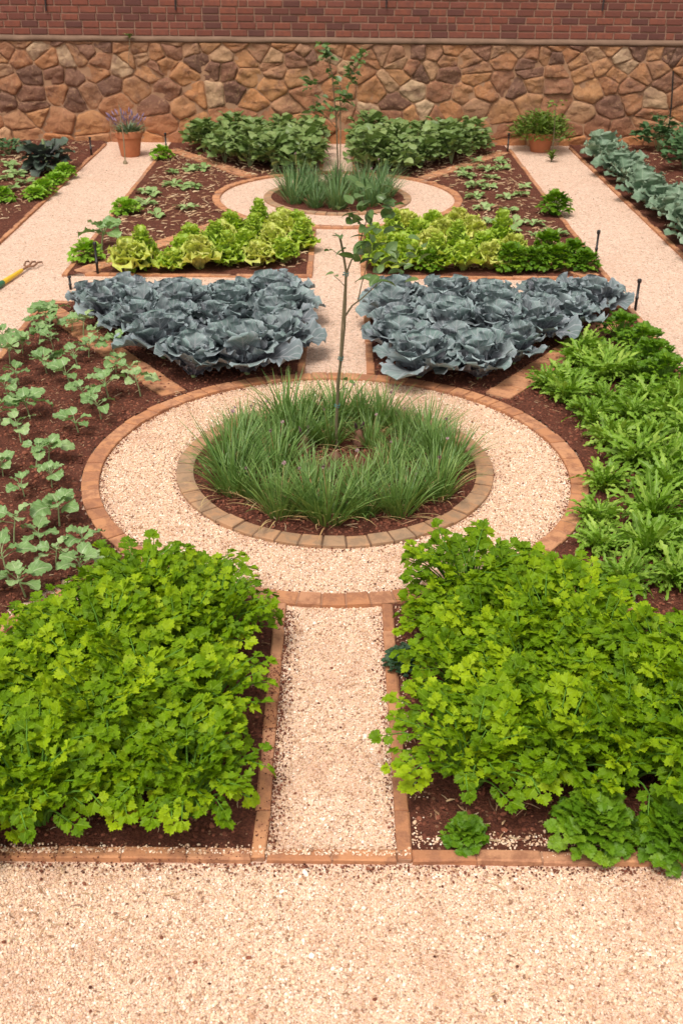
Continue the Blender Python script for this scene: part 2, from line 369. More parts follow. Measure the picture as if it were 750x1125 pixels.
LX = np.array([(0, .02), (.14, .05), (.28, .22), (.24, .44), (.39, .36), (.50, .52), (.57, .33), (.70, .38), (.74, .20), (.9, .17), (1.0, 0)])
PX = np.array([(0, .03), (.12, .20), (.10, .40), (.28, .34), (.36, .52), (.50, .38), (.64, .46), (.68, .26), (.85, .26), (.86, .1), (1.0, 0)])
CX = np.array([(0, .015), (.22, .07), (.44, .26), (.38, .40), (.60, .36), (.58, .50), (.78, .40), (.74, .24), (.93, .24), (.90, .10), (1.06, 0)])
def leaflet(mb, base, T, S, Nn, L, wid=1.0, droop=.25, fold=.25, rnd=None, shape=LX):
    "a lobed leaflet: two strips of faces either side of its midrib"
    rnd = random.random() if rnd is None else rnd
    n = len(shape); mx = np.linspace(0, 1, n); V = []; A = []
    for side in (1, -1):
        ox = shape[:, 0]; oy = shape[:, 1]*wid*side*R.uniform(.85, 1.12, n)
        z = -droop*ox**2+fold*np.abs(oy)+R.normal(0, .025, n); zm = -droop*mx**2
        out = np.stack([ox, oy, z], 1); mid = np.stack([mx, 0*mx, zm], 1)
        V += [mid, out]
        A += [np.stack([np.full(n, rnd), mx, np.full(n, .5)], 1), np.stack([np.full(n, rnd), mx, np.full(n, .5+.5*side)], 1)]
    V = np.concatenate(V)*L; W_ = np.asarray(base)+V[:, :1]*T+V[:, 1:2]*S+V[:, 2:]*Nn
    i = np.arange(n-1)
    f1 = np.stack([i, i+1, n+i+1, n+i], 1)[:, ::-1]; f2 = np.stack([2*n+i, 2*n+i+1, 3*n+i+1, 3*n+i], 1)
    mb.add(W_, np.concatenate([f1, f2]), np.concatenate(A))
def rot(T, S, a): return math.cos(a)*T+math.sin(a)*S, -math.sin(a)*T+math.cos(a)*S
def nrm(v): return v/(np.linalg.norm(v)+1e-9)

def celery_variant(n=28, h=.33, name='celery_plant'):
    root = empty(name); fo = MB(); st = MB()
    for k in range(n):
        q = (k+.5)/n; az = k*2.399963+random.uniform(-.3, .3)
        th0 = 1.45-.25*q; th1 = 1.30-1.2*q**1.1+random.uniform(-.18, .18)
        Lp = h*random.uniform(.66, 1.0)*(.92+.14*q)
        v = np.linspace(0, 1, 6); th = th0+(th1-th0)*v
        hd = np.array((math.cos(az), math.sin(az), 0)); r0 = .012+.02*q
        dirs = np.cos(th)[:, None]*hd+np.sin(th)[:, None]*np.array((0, 0, 1.))
        P = np.vstack([[0, 0, 0], np.cumsum(dirs[:-1]*Lp/5, axis=0)])+hd*r0
        tube(st, P, np.linspace(.007, .0035, 6), 4)
        rnd = np.clip(random.gauss(.45, .30), 0, 1); aged = random.random() < .12
        T, S, Nn = frame(az+random.uniform(-.3, .3), max(-.55, min(.75, th1-.45))+random.gauss(0, .2), random.gauss(0, .25))
        base = P[-1]; rach = random.uniform(.05, .075)
        tube(st, [base, base+T*rach], [.0035, .002], 3, cap=False)
        for (f, a, Lf) in ((0, 1.1, .078), (0, -1.1, .078), (.0, 1.75, .05), (.0, -1.75, .05), (.5, .85, .074), (.5, -.85, .074), (1, 0, .088), (1, .62, .074), (1, -.62, .074)):
            t2, s2 = rot(T, S, a+random.uniform(-.2, .2)); n2 = Nn
            tilt = random.uniform(-.35, .35); t2, n2 = rot(t2, Nn, tilt)
            leaflet(fo, base+T*rach*f, t2, s2, n2, Lf*.62*random.uniform(.7, 1.25), .92, random.uniform(-.05, .4), random.uniform(.1, .6), 1.0 if aged and q > .8 else np.clip(rnd+random.gauss(0, .14), 0, .93), CX)
    fo.build('foliage', M['celery'], root, smooth=False); st.build('stalk', M['celery_stalk'], root)
    tag(root, cat='celery plant'); return root
def parsley_variant(n=60, h=.16, r=.15, Lf=.04, mat='parsley', name='parsley_plant', cat='parsley plant', shape=PX, stalk='celery_stalk'):
    root = empty(name); fo = MB(); st = MB()
    for k in range(n):
        q = (k+.5)/n; az = k*2.399963; rr = r*math.sqrt(q)*random.uniform(.85, 1.1)
        z = h*(1-.75*q**1.6)*random.uniform(.8, 1.05)
        base = np.array((rr*math.cos(az), rr*math.sin(az), max(.012, z)))
        tube(st, [(base[0]*.15, base[1]*.15, 0), (base[0]*.6, base[1]*.6, z*.75), base], [.003, .0025, .0015], 3, cap=False)
        rnd = np.clip(random.gauss(.45, .22), 0, 1)
        T, S, Nn = frame(az+random.uniform(-.5, .5), .9-1.3*q, random.uniform(-.4, .4))
        for a in (0, 1.15, -1.15, 2.2, -2.2):
            t2, s2 = rot(T, S, a+random.uniform(-.25, .25)); t2, n2 = rot(t2, Nn, random.uniform(-.3, .5))
            leaflet(fo, base, t2, s2, n2, Lf*random.uniform(.75, 1.2), 1.05, random.uniform(.0, .4), random.uniform(.1, .5), np.clip(rnd+random.gauss(0, .1), 0, 1), shape)
    fo.build('foliage', M[mat], root, smooth=False); st.build('stalk', M[stalk], root)
    tag(root, cat=cat); return root
def mizuna_variant(n=52, L=.30):
    root = empty('mizuna_plant'); fo = MB(); st = MB()
    hubs = [(0, 0)]+[(.04*math.cos(a), .04*math.sin(a)) for a in R.uniform(0, 2*PI, 4)]
    for k in range(n):
        q = (k+.5)/n; az = k*2.399963+random.uniform(-.8, .8)
        l = L*random.uniform(.6, 1.15)*(1-.1*q)
        th0 = 1.45-.6*q+random.gauss(0, .1); th1 = .7-1.5*q+random.uniform(-.7, .5)
        hub = random.choice(hubs)
        leaf(fo, (hub[0]+.01*math.cos(az), hub[1]+.01*math.sin(az), .005), az, l, .0125*random.uniform(.6, 1.5), th0, th1, lambda v: np.where(v < .25, .16, .16+.9*np.sin(PI*np.clip((v-.25)/.78, 0, 1)**.9)**.8), 2, 16, .42, random.uniform(.1, .5), .4, 2.5, random.uniform(-1.0, 1.0), np.clip(random.gauss(.45, .28), 0, 1), random.gauss(0, .6))
    fo.build('foliage', M['mizuna'], root)
    tube(st, [(0, 0, -.005), (0, 0, .012), (0, 0, .03)], [.014, .016, .008], 7); st.build('leaf_base', M['celery_stalk'], root)
    tag(root, cat='mizuna plant'); return root
def cabbage_variant(n=15, L=.30, mat='cabbage', hmat='cabbage_heart', name='red_cabbage', cat='cabbage', up=1.0, heart=True):
    root = empty(name); fo = MB(); he = MB(); st = MB()
    for k in range(n):
        q = (k+.5)/n; az = k*2.399963+random.uniform(-.25, .25)
        l = L*random.uniform(.85, 1.1)*(.80+.25*q)
        th0 = (1.42-.68*q)*up; th1 = (1.32-1.5*q)*up+random.uniform(-.25, .25)
        leaf(fo, (.02*math.cos(az), .02*math.sin(az), 0.02+.03*(1-q)), az, l, l*random.uniform(.46, .56), th0, th1, cabp, 7, 30, 0, random.uniform(.10, .38), random.uniform(.07, .13), random.uniform(3.2, 5.0), random.uniform(-.25, .25), np.clip(random.gauss(.45, .26), 0, 1), random.uniform(-.2, .2), .09)
    fo.build('outer_leaf_rosette', M[mat], root)
    if heart:
        for k in range(8):
            q = (k+.5)/8; az = k*2.399963
            leaf(he, (.012*math.cos(az), .012*math.sin(az), .07), az, L*random.uniform(.55, .68), L*.30, .75+.1*q, 2.2-.9*q, obov, 4, 10, 0, -.55, .09, 3, 0, np.clip(random.gauss(.45, .25), 0, 1))
        he.build('heart', M[hmat], root)
    tube(st, [(0, 0, -.01), (0, 0, .03), (0, 0, .06)], [.016, .018, .012], 7); st.build('stem', M['seedling_stem'], root)
    tag(root, cat=cat); return root
def kale_variant():
    root = empty('kale_plant'); fo = MB(); st = MB()
    for k in range(34):
        q = (k+.5)/34; az = k*2.399963+random.uniform(-.3, .3); b = (.03*math.cos(az), .03*math.sin(az), .10*(1-q)+.02)
        l = random.uniform(.17, .25); leaf(fo, b, az, l, l*random.uniform(.26, .34), 1.3-.8*q, .3-1.5*q+random.uniform(-.2, .2), spoon, 4, 12, .06, random.uniform(.1, .4), .16, 3, random.uniform(-.4, .4), np.clip(random.gauss(.45, .25), 0, 1))
    fo.build('foliage', M['kale'], root); tube(st, [(0, 0, -.01), (0, 0, .15), (0, 0, .28)], [.02, .018, .01], 7); st.build('stem', M['seedling_stem'], root)
    tag(root, cat='kale'); return root
def lettuce_variant(mat, n=40, h=.26, r=.13, name='lettuce'):
    root = empty(name); fo = MB(); st = MB()
    for k in range(n):
        q = (k+.5)/n; az = k*2.399963+random.uniform(-.3, .3)
        z = h*.62*(1-q)**1.3
        l = (.10+.10*q)*random.uniform(.85, 1.15)*r/.13
        leaf(fo, (.012*math.cos(az), .012*math.sin(az), z), az, l, l*random.uniform(.42, .58), 1.35-.5*q, .75-.9*q+random.uniform(-.25, .25), obov, 4, 10, .08, random.uniform(.1, .4), random.uniform(.22, .36), random.uniform(3, 4.5), random.uniform(-.3, .3), np.clip(random.gauss(.45, .24), 0, 1))
    fo.build('foliage', M[mat], root)
    tube(st, [(0, 0, -.01), (0, 0, h*.3), (0, 0, h*.6)], [.014, .012, .007], 6); st.build('stem', M['celery_stalk'], root)
    tag(root, cat='lettuce'); return root
def seedling_variant(n=7, h=.13):
    root = empty('broccoli_seedling'); fo = MB(); st = MB()
    lean = np.array((random.uniform(-.03, .03), random.uniform(-.03, .03), 0))
    P = [np.array((0, 0, -.01)), lean*.4+(0, 0, h*.5), lean+(0, 0, h)]
    tube(st, P, [.006, .005, .004], 6)
    for k in range(n):
        q = (k+.5)/n; az = k*2.399963+random.uniform(-.3, .3)
        base = P[2]*(1-.5*q)+P[1]*.5*q
        th = 1.15-.75*q+random.uniform(-.15, .15); l = random.uniform(.05, .085)*(.6+.5*q)
        T, S, Nn = frame(az, th); e = base+T*l
        tube(st, [base, base+T*l*.5+np.array((0, 0, .003)), e], [.003, .0025, .002], 4, cap=False)
        Lb = random.uniform(.085, .13)*(.7+.35*q)
        leaf(fo, e-T*.004, az+random.uniform(-.2, .2), Lb, Lb*random.uniform(.40, .52), th-.25, th-1.1-.5*random.random(), lambda v: np.sin(PI*np.clip(v, 0, 1)**.66)**.7+.03, 4, 12, .07, random.uniform(.0, .3), random.uniform(.1, .2), random.uniform(2, 3), random.uniform(-.5, .5), np.clip(random.gauss(.45, .24), 0, 1))
    fo.build('foliage', M['seedling'], root); st.build('stem', M['seedling_stem'], root)
    tag(root, cat='seedling'); return root
def chive_variant(n=95, L=.36, mat='chive', name='chive_clump', spread=.07, wid=.0042, dry=8, heads=2):
    root = empty(name); fo = MB(); dr = MB(); fl = MB()
    for k in range(n):
        q = math.sqrt(random.random()); az = random.uniform(0, 2*PI)
        b = (spread*q*math.cos(az), spread*q*math.sin(az), -.003); a2 = az+random.gauss(0, .5)
        l = L*random.uniform(.65, 1.12); th0 = 1.5-.55*q+random.gauss(0, .10)
        leaf(fo, b, a2, l, wid*random.uniform(.8, 1.3), th0, th0-random.uniform(.0, .9)*(0.25+q), blade, 1, 7, 0, .5, 0, 1, 0, np.clip(random.gauss(.45, .24), 0, 1), random.gauss(0, .3))
    fo.build('foliage', M[mat], root)
    for k in range(dry):
        az = random.uniform(0, 2*PI); b = (spread*math.cos(az), spread*math.sin(az), 0)
        leaf(dr, b, az, L*random.uniform(.5, .9), wid*.9, random.uniform(.3, 1.0), random.uniform(-.6, .1), blade, 1, 6, 0, .4, 0, 1, 0, random.random(), random.gauss(0, .4))
    if dry: dr.build('dry_foliage', M['chive_dry'], root)
    for k in range(heads):
        az = random.uniform(0, 2*PI); top = np.array((math.cos(az)*.06, math.sin(az)*.06, L*random.uniform(.85, 1.05)))
        s_ = MB(); tube(s_, [(0, 0, 0), top*.5+(0, 0, .03), top], .0016, 4); stem = s_.build('flower_stem', M['chive_dry'], root)
        f_ = MB()
        for j in range(26):
            d = nrm(R.normal(size=3)); T = d; S = nrm(np.cross(d, (.3, .5, .8))); leaflet(f_, top, T, S, np.cross(T, S), .013, .7, 0, .2, random.random())
        f_.build('flower_head', M['faded_flower'], stem, smooth=False)
    tag(root, cat='chives'); return root
def bush_variant(name, cat, mat, n=110, r=.20, h=.42, Lf=.085, wf=.40, stem='seedling_stem', prof=ovate, low=.25, nv=6):
    root = empty(name); fo = MB(); st = MB()
    for k in range(9):
        az = k*2*PI/9+random.uniform(-.3, .3); rr = r*random.uniform(.3, .8)
        e = (rr*math.cos(az), rr*math.sin(az), h*random.uniform(.6, .85))
        tube(st, [(0, 0, -.01), (e[0]*.4, e[1]*.4, e[2]*.55), e], [.006, .0045, .0025], 4, cap=False)
    for k in range(n):
        az = random.uniform(0, 2*PI); f = random.random()**.6; ph = math.acos(random.uniform(low*0+.02, 1))
        rr = r*f*math.sin(ph)*1.1; z = h*(.30+.70*math.cos(ph)*(.55+.45*f))*random.uniform(.85, 1.03)
        b = np.array((rr*math.cos(az), rr*math.sin(az), max(.02, z-.03)))
        th0 = random.uniform(.2, 1.0); L_ = Lf*random.uniform(.7, 1.2)
        leaf(fo, b, az+random.gauss(0, .7), L_, L_*wf, th0, th0-random.uniform(.6, 1.4), prof, 2, nv, 0, random.uniform(.0, .35), .07, 1.5, random.uniform(-.5, .5), np.clip(random.gauss(.45, .24), 0, 1))
    fo.build('foliage', M[mat], root); st.build('stem', M[stem], root)
    tag(root, cat=cat); return root
def rosette_variant(name, cat, mat, n=9, L=.12, W=.035, th=(1.0, .1), ruf=.12, teeth=.15):
    root = empty(name); fo = MB(); st = MB()
    for k in range(n):
        az = k*2.399963+random.uniform(-.4, .4); q = (k+.5)/n; l = L*random.uniform(.7, 1.15)
        leaf(fo, (0, 0, .008), az, l, W*random.uniform(.8, 1.25), th[0]-.4*q, th[1]-.5*q, spoon, 2, 10, teeth, random.uniform(0, .3), ruf, 2.5, random.uniform(-.3, .3), np.clip(random.gauss(.45, .25), 0, 1))
    fo.build('foliage', M[mat], root)
    tube(st, [(0, 0, -.01), (0, 0, .02)], [.005, .004], 5); st.build('stem', M['seedling_stem'], root)
    tag(root, cat=cat); return root

# ------------------------------------------------------------------ setting: ground, gravel, soil
C1 = (0.0, 5.55); RO1, RI1, RP1, RB1 = 1.47, 1.37, .93, .83
C2 = (0.0, 12.63); RO2, RI2, RP2, RB2 = 1.47, 1.38, .87, .78
HX = 2.45; SQ1 = (2.56, 8.61); SQ2 = (9.39, 15.75); SIDE = 3.37; WALL_Y = 16.2
def sheet(name, x0, x1, y0, y1, z, mat, kind='structure'):
    mb = MB(); mb.add([(x0, y0, z), (x1, y0, z), (x1, y1, z), (x0, y1, z)], [(0, 1, 2, 3)]); o = mb.build(name, mat, smooth=False); tag(o, kind=kind); return o
sheet('ground', -150, 150, -150, 150, -.03, M['ground'])
sheet('gravel_path', -9, 9, -6, WALL_Y+.1, 0, M['gravel'])
def soil(name, x0, x1, y0, y1, cell, mask, amp=.016, base=.008):
    nx = int((x1-x0)/cell)+1; ny = int((y1-y0)/cell)+1
    X, Y = np.meshgrid(np.linspace(x0, x1, nx), np.linspace(y0, y1, ny)); m = mask(X, Y)
    Z = np.array([mnoise.fractal(Vector((x*7, y*7, 3.1)), .8, 2.2, 4)+.9*max(0, mnoise.noise(Vector((x*24, y*24, 7.7)))) if k else 0 for x, y, k in zip(X.ravel(), Y.ravel(), m.ravel())]).reshape(X.shape)
    Z = base+amp*(.35+.55*Z); Z = np.maximum(Z, .005)
    i = np.arange(ny-1)[:, None]*nx+np.arange(nx-1)[None, :]
    ok = (m[:-1, :-1] & m[1:, :-1] & m[:-1, 1:] & m[1:, 1:])
    F = np.stack([i, i+1, i+nx+1, i+nx], -1)[ok]
    used = np.unique(F); remap = np.full(nx*ny, -1); remap[used] = np.arange(len(used))
    V = np.stack([X.ravel(), Y.ravel(), Z.ravel()], 1)[used]
    mb = MB(); mb.add(V, remap[F]); o = mb.build(name, M['soil']); tag(o, kind='structure'); return o
STRIPS = (((1.10, 6.62), (2.40, 8.42)), ((1.08, 4.42), (2.40, 2.75)), ((2.34, 9.46), (1.12, 11.55)), ((1.10, 13.72), (2.36, 15.55)))
def off_strips(X, Y):
    ok = np.ones(X.shape, bool)
    for a, b in STRIPS:
        a, b = np.array(a), np.array(b); L = np.linalg.norm(b-a); d = (b-a)/L
        u = (abs(X)-a[0])*d[0]+(Y-a[1])*d[1]; v = -(abs(X)-a[0])*d[1]+(Y-a[1])*d[0]
        ok &= ~((u > 0) & (u < L) & (abs(v) < .082))
    return ok
soil('soil_bed', -HX, HX, SQ1[0], SQ1[1], .028, lambda X, Y: (np.hypot(X-C1[0], Y-C1[1]) > RO1-.012) & (abs(X) > .262) & off_strips(X, Y))
soil('soil_bed', -RB1-.05, RB1+.05, C1[1]-RB1-.05, C1[1]+RB1+.05, .025, lambda X, Y: np.hypot(X-C1[0], Y-C1[1]) < RB1+.04)
soil('soil_bed', -HX, HX, SQ2[0], WALL_Y-.1, .045, lambda X, Y: (np.hypot(X-C2[0], Y-C2[1]) > RO2-.02) & (abs(X) > .24) & off_strips(X, Y))
soil('soil_bed', -RB2-.05, RB2+.05, C2[1]-RB2-.05, C2[1]+RB2+.05, .04, lambda X, Y: np.hypot(X-C2[0], Y-C2[1]) < RB2+.05)
soil('soil_bed', -6.6, -SIDE-.03, 2.6, WALL_Y-.05, .05, lambda X, Y: X < 99, .035)
soil('soil_bed', SIDE+.03, 6.6, 2.6, WALL_Y-.05, .05, lambda X, Y: X < 99, .035)

# gravel stones that stand out one by one near the camera: nobody could count them
ICO = None
def ico():
    p = (1+5**.5)/2; v = np.array([(-1, p, 0), (1, p, 0), (-1, -p, 0), (1, -p, 0), (0, -1, p), (0, 1, p), (0, -1, -p), (0, 1, -p), (p, 0, -1), (p, 0, 1), (-p, 0, -1), (-p, 0, 1)])
    f = np.array([(0, 11, 5), (0, 5, 1), (0, 1, 7), (0, 7, 10), (0, 10, 11), (1, 5, 9), (5, 11, 4), (11, 10, 2), (10, 7, 6), (7, 1, 8), (3, 9, 4), (3, 4, 2), (3, 2, 6), (3, 6, 8), (3, 8, 9), (4, 9, 5), (2, 4, 11), (6, 2, 10), (8, 6, 7), (9, 8, 1)])
    return v/np.linalg.norm(v[0]), f
IV, IF = ico()
def stones(mb, XY, size, z0=0.0, flat=.65, col=None):
    n = len(XY); sz = size*R.lognormal(0, .28, n)
    s = np.stack([sz*R.uniform(.8, 1.3, n), sz*R.uniform(.7, 1.0, n), sz*R.uniform(.5, .85, n)*flat/.65], 1)/2
    V = IV[None]*s[:, None, :]*R.uniform(.82, 1.15, (n, 12, 1))
    a = R.uniform(0, 2*PI, n); ca, sa = np.cos(a)[:, None], np.sin(a)[:, None]
    b = R.normal(0, .35, n); cb, sb = np.cos(b)[:, None], np.sin(b)[:, None]
    x, y, z = V[..., 0], V[..., 1], V[..., 2]
    x, z = cb*x+sb*z, -sb*x+cb*z
    V = np.stack([ca*x-sa*y, sa*x+ca*y, z], -1)
    zz = np.broadcast_to(z0, (n,))
    V += np.stack([XY[:, 0], XY[:, 1], zz+s[:, 2]*R.uniform(.35, .9, n)], 1)[:, None, :]
    A = np.zeros((n, 12, 3)); A[..., 0] = (R.random(n) if col is None else col)[:, None]; A[..., 1:] = .5
    F = (IF[None]+12*np.arange(n)[:, None, None]).reshape(-1, 3)
    mb.add(V.reshape(-1, 3), F, A.reshape(-1, 3))
def jgrid(x0, x1, y0, y1, d):
    X, Y = np.meshgrid(np.arange(x0, x1, d), np.arange(y0, y1, d)); P = np.stack([X.ravel(), Y.ravel()], 1)
    return P+R.uniform(-.5, .5, P.shape)*d
gm = MB()
P = jgrid(-1.35, 1.35, 1.75, 2.53, .0070); stones(gm, P, .0076)
P = jgrid(-.225, .225, 2.57, 4.12, .0074); P = P[np.hypot(P[:, 0], P[:, 1]-C1[1]) > RO1]; stones(gm, P, .0078)
P = jgrid(-RI1, RI1, C1[1]-RI1, C1[1]+RI1, .0086); d = np.hypot(P[:, 0], P[:, 1]-C1[1]); P = P[(d < RI1) & (d > RP1)]; stones(gm, P, .0086)
# stones that spilled on bricks and bed margins
P = np.concatenate([np.stack([R.uniform(-1.3, 1.3, 1500), 2.56+np.abs(R.normal(0, .018, 1500))], 1), np.stack([R.uniform(.28, 1.3, 700), 2.615+np.abs(R.normal(0, .03, 700))], 1), np.stack([.285+np.abs(R.normal(0, .025, 260)), R.uniform(2.6, 4.1, 260)], 1)])
inb = (P[:, 1] > 2.605) | (P[:, 0] > .27)
stones(gm, P, .0072, np.where(inb, .014, .021))
o = gm.build('gravel', M['pebble'], smooth=False); tag(o, 'loose cream and pink gravel on the paths', kind='stuff')
# dark crumbs and dead leaves on the gravel
dk = MB()
P = np.concatenate([np.stack([R.uniform(-1.3, 1.3, 40), R.uniform(1.9, 2.5, 40)], 1), np.stack([RI1*.84*np.cos(q := R.uniform(0, 2*PI, 46))+R.normal(0, .12, 46), C1[1]+RI1*.84*np.sin(q)+R.normal(0, .1, 46)], 1), np.stack([R.uniform(-.2, .2, 12), R.uniform(2.7, 4, 12)], 1), np.stack([R.uniform(-3.3, -2.5, 60), R.uniform(8.6, 15, 60)], 1), np.stack([R.uniform(2.5, 3.3, 60), R.uniform(8.6, 15, 60)], 1)])
stones(dk, P, .011, .004, .45)
o = dk.build('debris', M['clod'], smooth=False); tag(o, 'scattered dark crumbs and dead leaf bits on gravel', kind='stuff')
# clods and chips on the soil
cl = MB(); st = MB()
def in_bed1(P): return (np.abs(P[:, 0]) < HX-.08) & (np.abs(P[:, 0]) > .3) & (P[:, 1] > SQ1[0]+.08) & (P[:, 1] < SQ1[1]-.08) & (np.hypot(P[:, 0], P[:, 1]-C1[1]) > RO1+.02)
P = R.uniform((-HX, SQ1[0]), (HX, SQ1[1]), (34000, 2)); P = P[in_bed1(P)]; stones(cl, P, .016, .012, .6)
P = R.uniform((-.83, 4.7), (.83, 6.4), (5000, 2)); P = P[np.hypot(P[:, 0], P[:, 1]-C1[1]) < RB1-.01]; stones(cl, P, .016, .014, .6)
q = R.uniform(0, 2*PI, 1500); rr = RI1-np.abs(R.normal(0, .025, 1500)); stones(cl, np.stack([rr*np.cos(q), C1[1]+rr*np.sin(q)], 1), .007, .004, .6)
q = R.uniform(0, 2*PI, 700); rr = RP1+np.abs(R.normal(0, .02, 700)); stones(cl, np.stack([rr*np.cos(q), C1[1]+rr*np.sin(q)], 1), .007, .004, .6)
stones(cl, np.stack([-.225+np.abs(R.normal(0, .03, 900)), R.uniform(2.6, 4.05, 900)], 1), .007, .004, .6)
stones(cl, np.stack([.225-np.abs(R.normal(0, .02, 300)), R.uniform(2.6, 4.05, 300)], 1), .007, .004, .6)
stones(cl, np.stack([R.uniform(-1.3, 1.3, 900), 2.535-np.abs(R.normal(0, .03, 900))], 1), .007, .004, .6)
stones(cl, np.stack([-.25+R.normal(0, .02, 500), R.uniform(2.6, 4.05, 500)], 1), .006, .022, .6)
stones(cl, np.stack([R.uniform(-1.3, -.3, 500), 2.57+R.normal(0, .02, 500)], 1), .006, .022, .6)
o = cl.build('soil_crumbs', M['clod'], smooth=False); tag(o, 'dark red brown soil crumbs on the beds', kind='stuff')
def chips(mb, P, L=.035, W=.004, z=.025):
    for x, y in P:
        l = L*random.lognormvariate(0, .4); a = random.uniform(0, PI); t = random.uniform(-.25, .35)
        dx, dy = math.cos(a)*l/2, math.sin(a)*l/2; dz = math.sin(t)*l/2
        k = random.uniform(-.006, .006)
        tube(mb, [(x-dx, y-dy, z-dz*.5), (x+k, y+k, z+.003), (x+dx, y+dy, z+dz)], [W*.4, W*random.uniform(.5, .9), W*.3], 3, (random.random(), .5, .5))
P = R.uniform((-HX, SQ1[0]), (HX, SQ1[1]), (2600, 2)); chips(st, P[in_bed1(P)], .03, .0028, .022)
P = np.stack([R.uniform(.35, .75, 18), R.uniform(2.62, 2.85, 18)], 1); chips(st, P, .045, .005, .022)
P = np.concatenate([R.uniform((-HX+.1, 9.6), (-.3, 15.6), (1500, 2)), R.uniform((.3, 9.6), (HX-.1, 15.6), (1500, 2))]); P = P[np.hypot(P[:, 0], P[:, 1]-C2[1]) > RO2+.03]; chips(st, P, .06, .009, .03)
P = np.concatenate([R.uniform((-6, 9.5), (-3.5, 16), (1300, 2)), R.uniform((3.5, 9.5), (6, 16), (600, 2))]); chips(st, P, .06, .009, .04)
P = np.concatenate([R.uniform((-1.2, 1.9), (1.2, 2.5), (34, 2)), R.uniform((-1.05, 2.2), (-.75, 2.4), (10, 2)), R.uniform((-.2, 2.7), (.2, 4.0), (14, 2))]); chips(st, P, .022, .0035, .008)
P = R.uniform((-.8, 4.75), (.8, 6.3), (140, 2)); P = P[np.hypot(P[:, 0], P[:, 1]-C1[1]) < .8]; chips(st, P, .05, .004, .025)
o = st.build('straw_litter', M['straw'], smooth=False); tag(o, 'scattered straw and bark slivers on the soil', kind='stuff')

# ------------------------------------------------------------------ brick edgings
def brick_box(mb, c, ax, hl, hw, z0, z1, ch=.005, rnd=None, mort=0):
    ay = np.array((-ax[1], ax[0])); V = []
    for z, k in ((z0, 0), (z1-ch, 0), (z1, ch)):
        for sx, sy in ((-1, -1), (1, -1), (1, 1), (-1, 1)):
            p = np.asarray(c)+ax*sx*(hl-k)+ay*sy*(hw-k); V.append((p[0]+random.gauss(0, .0016), p[1]+random.gauss(0, .0016), z+random.gauss(0, .0008)*(z > 0)))
    F = [(8, 9, 10, 11)]
    for l in (0, 4):
        for q in range(4): F.append((l+q, l+(q+1) % 4, l+4+(q+1) % 4, l+4+q))
    mb.add(V, F, (random.random() if rnd is None else rnd, 1.0 if mort else .5, .5))
def straight(mb, p, q, width, blen=.215, top=.022):
    p, q = np.array(p, float), np.array(q, float); L = np.linalg.norm(q-p); ax = (q-p)/L; n = max(1, round(L/(blen+.008))); s = L/n
    for i in range(n): brick_box(mb, p+ax*s*(i+.5), ax, s/2-.003, width/2, -.02, top+random.gauss(0, .0035))
    brick_box(mb, (p+q)/2, ax, L/2-.004, width/2-.004, -.02, top-.005, .001, .5, 1)
def edging(name, segs, width, label, mat='paver', blen=.215, top=.022):
    mb = MB()
    for p, q in segs: straight(mb, p, q, width, blen, top)
    o = mb.build(name, M[mat], smooth=False); tag(o, label, 'brick edging'); return o
def ring(c, r0, r1, n, label, mat, top=.022):
    mb = MB(); m = 4
    for i in range(n):
        a0 = 2*PI*i/n+.0042/r0; a1 = 2*PI*(i+1)/n-.0042/r0; zt = top+random.gauss(0, .003); V = []; ch = .004
        for z, k in ((-.02, 0), (zt-ch, 0), (zt, ch)):
            for a in np.linspace(a0+k/r1, a1-k/r1, m+1):
                for r in (r0+k, r1-k): V.append((c[0]+r*math.cos(a), c[1]+r*math.sin(a), z))
        F = []; s = 2*(m+1)
        for j in range(m):
            b = 2*s+2*j; F.append((b, b+1, b+3, b+2))
            for l in (0, s):
                b = l+2*j; F += [(b, b+2, b+s+2, b+s), (b+1, b+s+1, b+s+3, b+3)]
        for l in (0, s): F += [(l, l+s, l+s+1, l+1), (l+2*m, l+2*m+1, l+s+2*m+1, l+s+2*m)]
        mb.add(V, F, (random.random(), .5, .5))
    k = 96; V = []; F = []
    for i in range(k):
        a = 2*PI*i/k
        for r, z in ((r0+.003, -.02), (r0+.003, top-.006), (r1-.003, top-.006), (r1-.003, -.02)): V.append((c[0]+r*math.cos(a), c[1]+r*math.sin(a), z))
        j = (i+1) % k
        for q in range(3): F.append((4*i+q, 4*j+q, 4*j+q+1, 4*i+q+1))
    mb.add(V, F, (.5, 1, .5))
    o = mb.build('brick_ring', M[mat], smooth=False); tag(o, label, 'brick edging'); return o
ring(C1, RI1, RO1, 78, 'wide outer brick ring round the near circular gravel path', 'paver')
ring(C1, RB1, RP1, 46, 'small weathered brick ring around the near round chive bed', 'old_paver')
ring(C2, RI2, RO2, 78, 'outer brick ring round the far circular gravel path by the wall', 'paver')
ring(C2, RB2, RP2, 44, 'small brick ring around the far round chive bed', 'old_paver')
edging('brick_edging', [((-2.5, 2.565), (-.275, 2.565)), ((-.225, 2.565), (.225, 2.565)), ((.275, 2.565), (2.5, 2.565))], .05, 'straight brick edging along the front of both celery beds')
def ring_y(x, c, r, sgn): return c[1]+sgn*math.sqrt(r*r-x*x)
edging('brick_edging', [((-.25, 2.545), (-.25, ring_y(.25, C1, RO1, -1)-.006))], .05, 'dusty brick edging between the near gravel path and the left celery bed')
edging('brick_edging', [((.25, 2.545), (.25, ring_y(.25, C1, RO1, -1)-.006))], .05, 'clean brick edging between the near gravel path and the right celery bed')
edging('brick_edging', [((-.25, ring_y(.25, C1, RO1, 1)+.006), (-.25, 8.55))], .055, 'brick edging between the middle path and the left cabbage bed')
edging('brick_edging', [((.25, ring_y(.25, C1, RO1, 1)+.006), (.25, 8.55))], .055, 'brick edging between the middle path and the right cabbage bed')
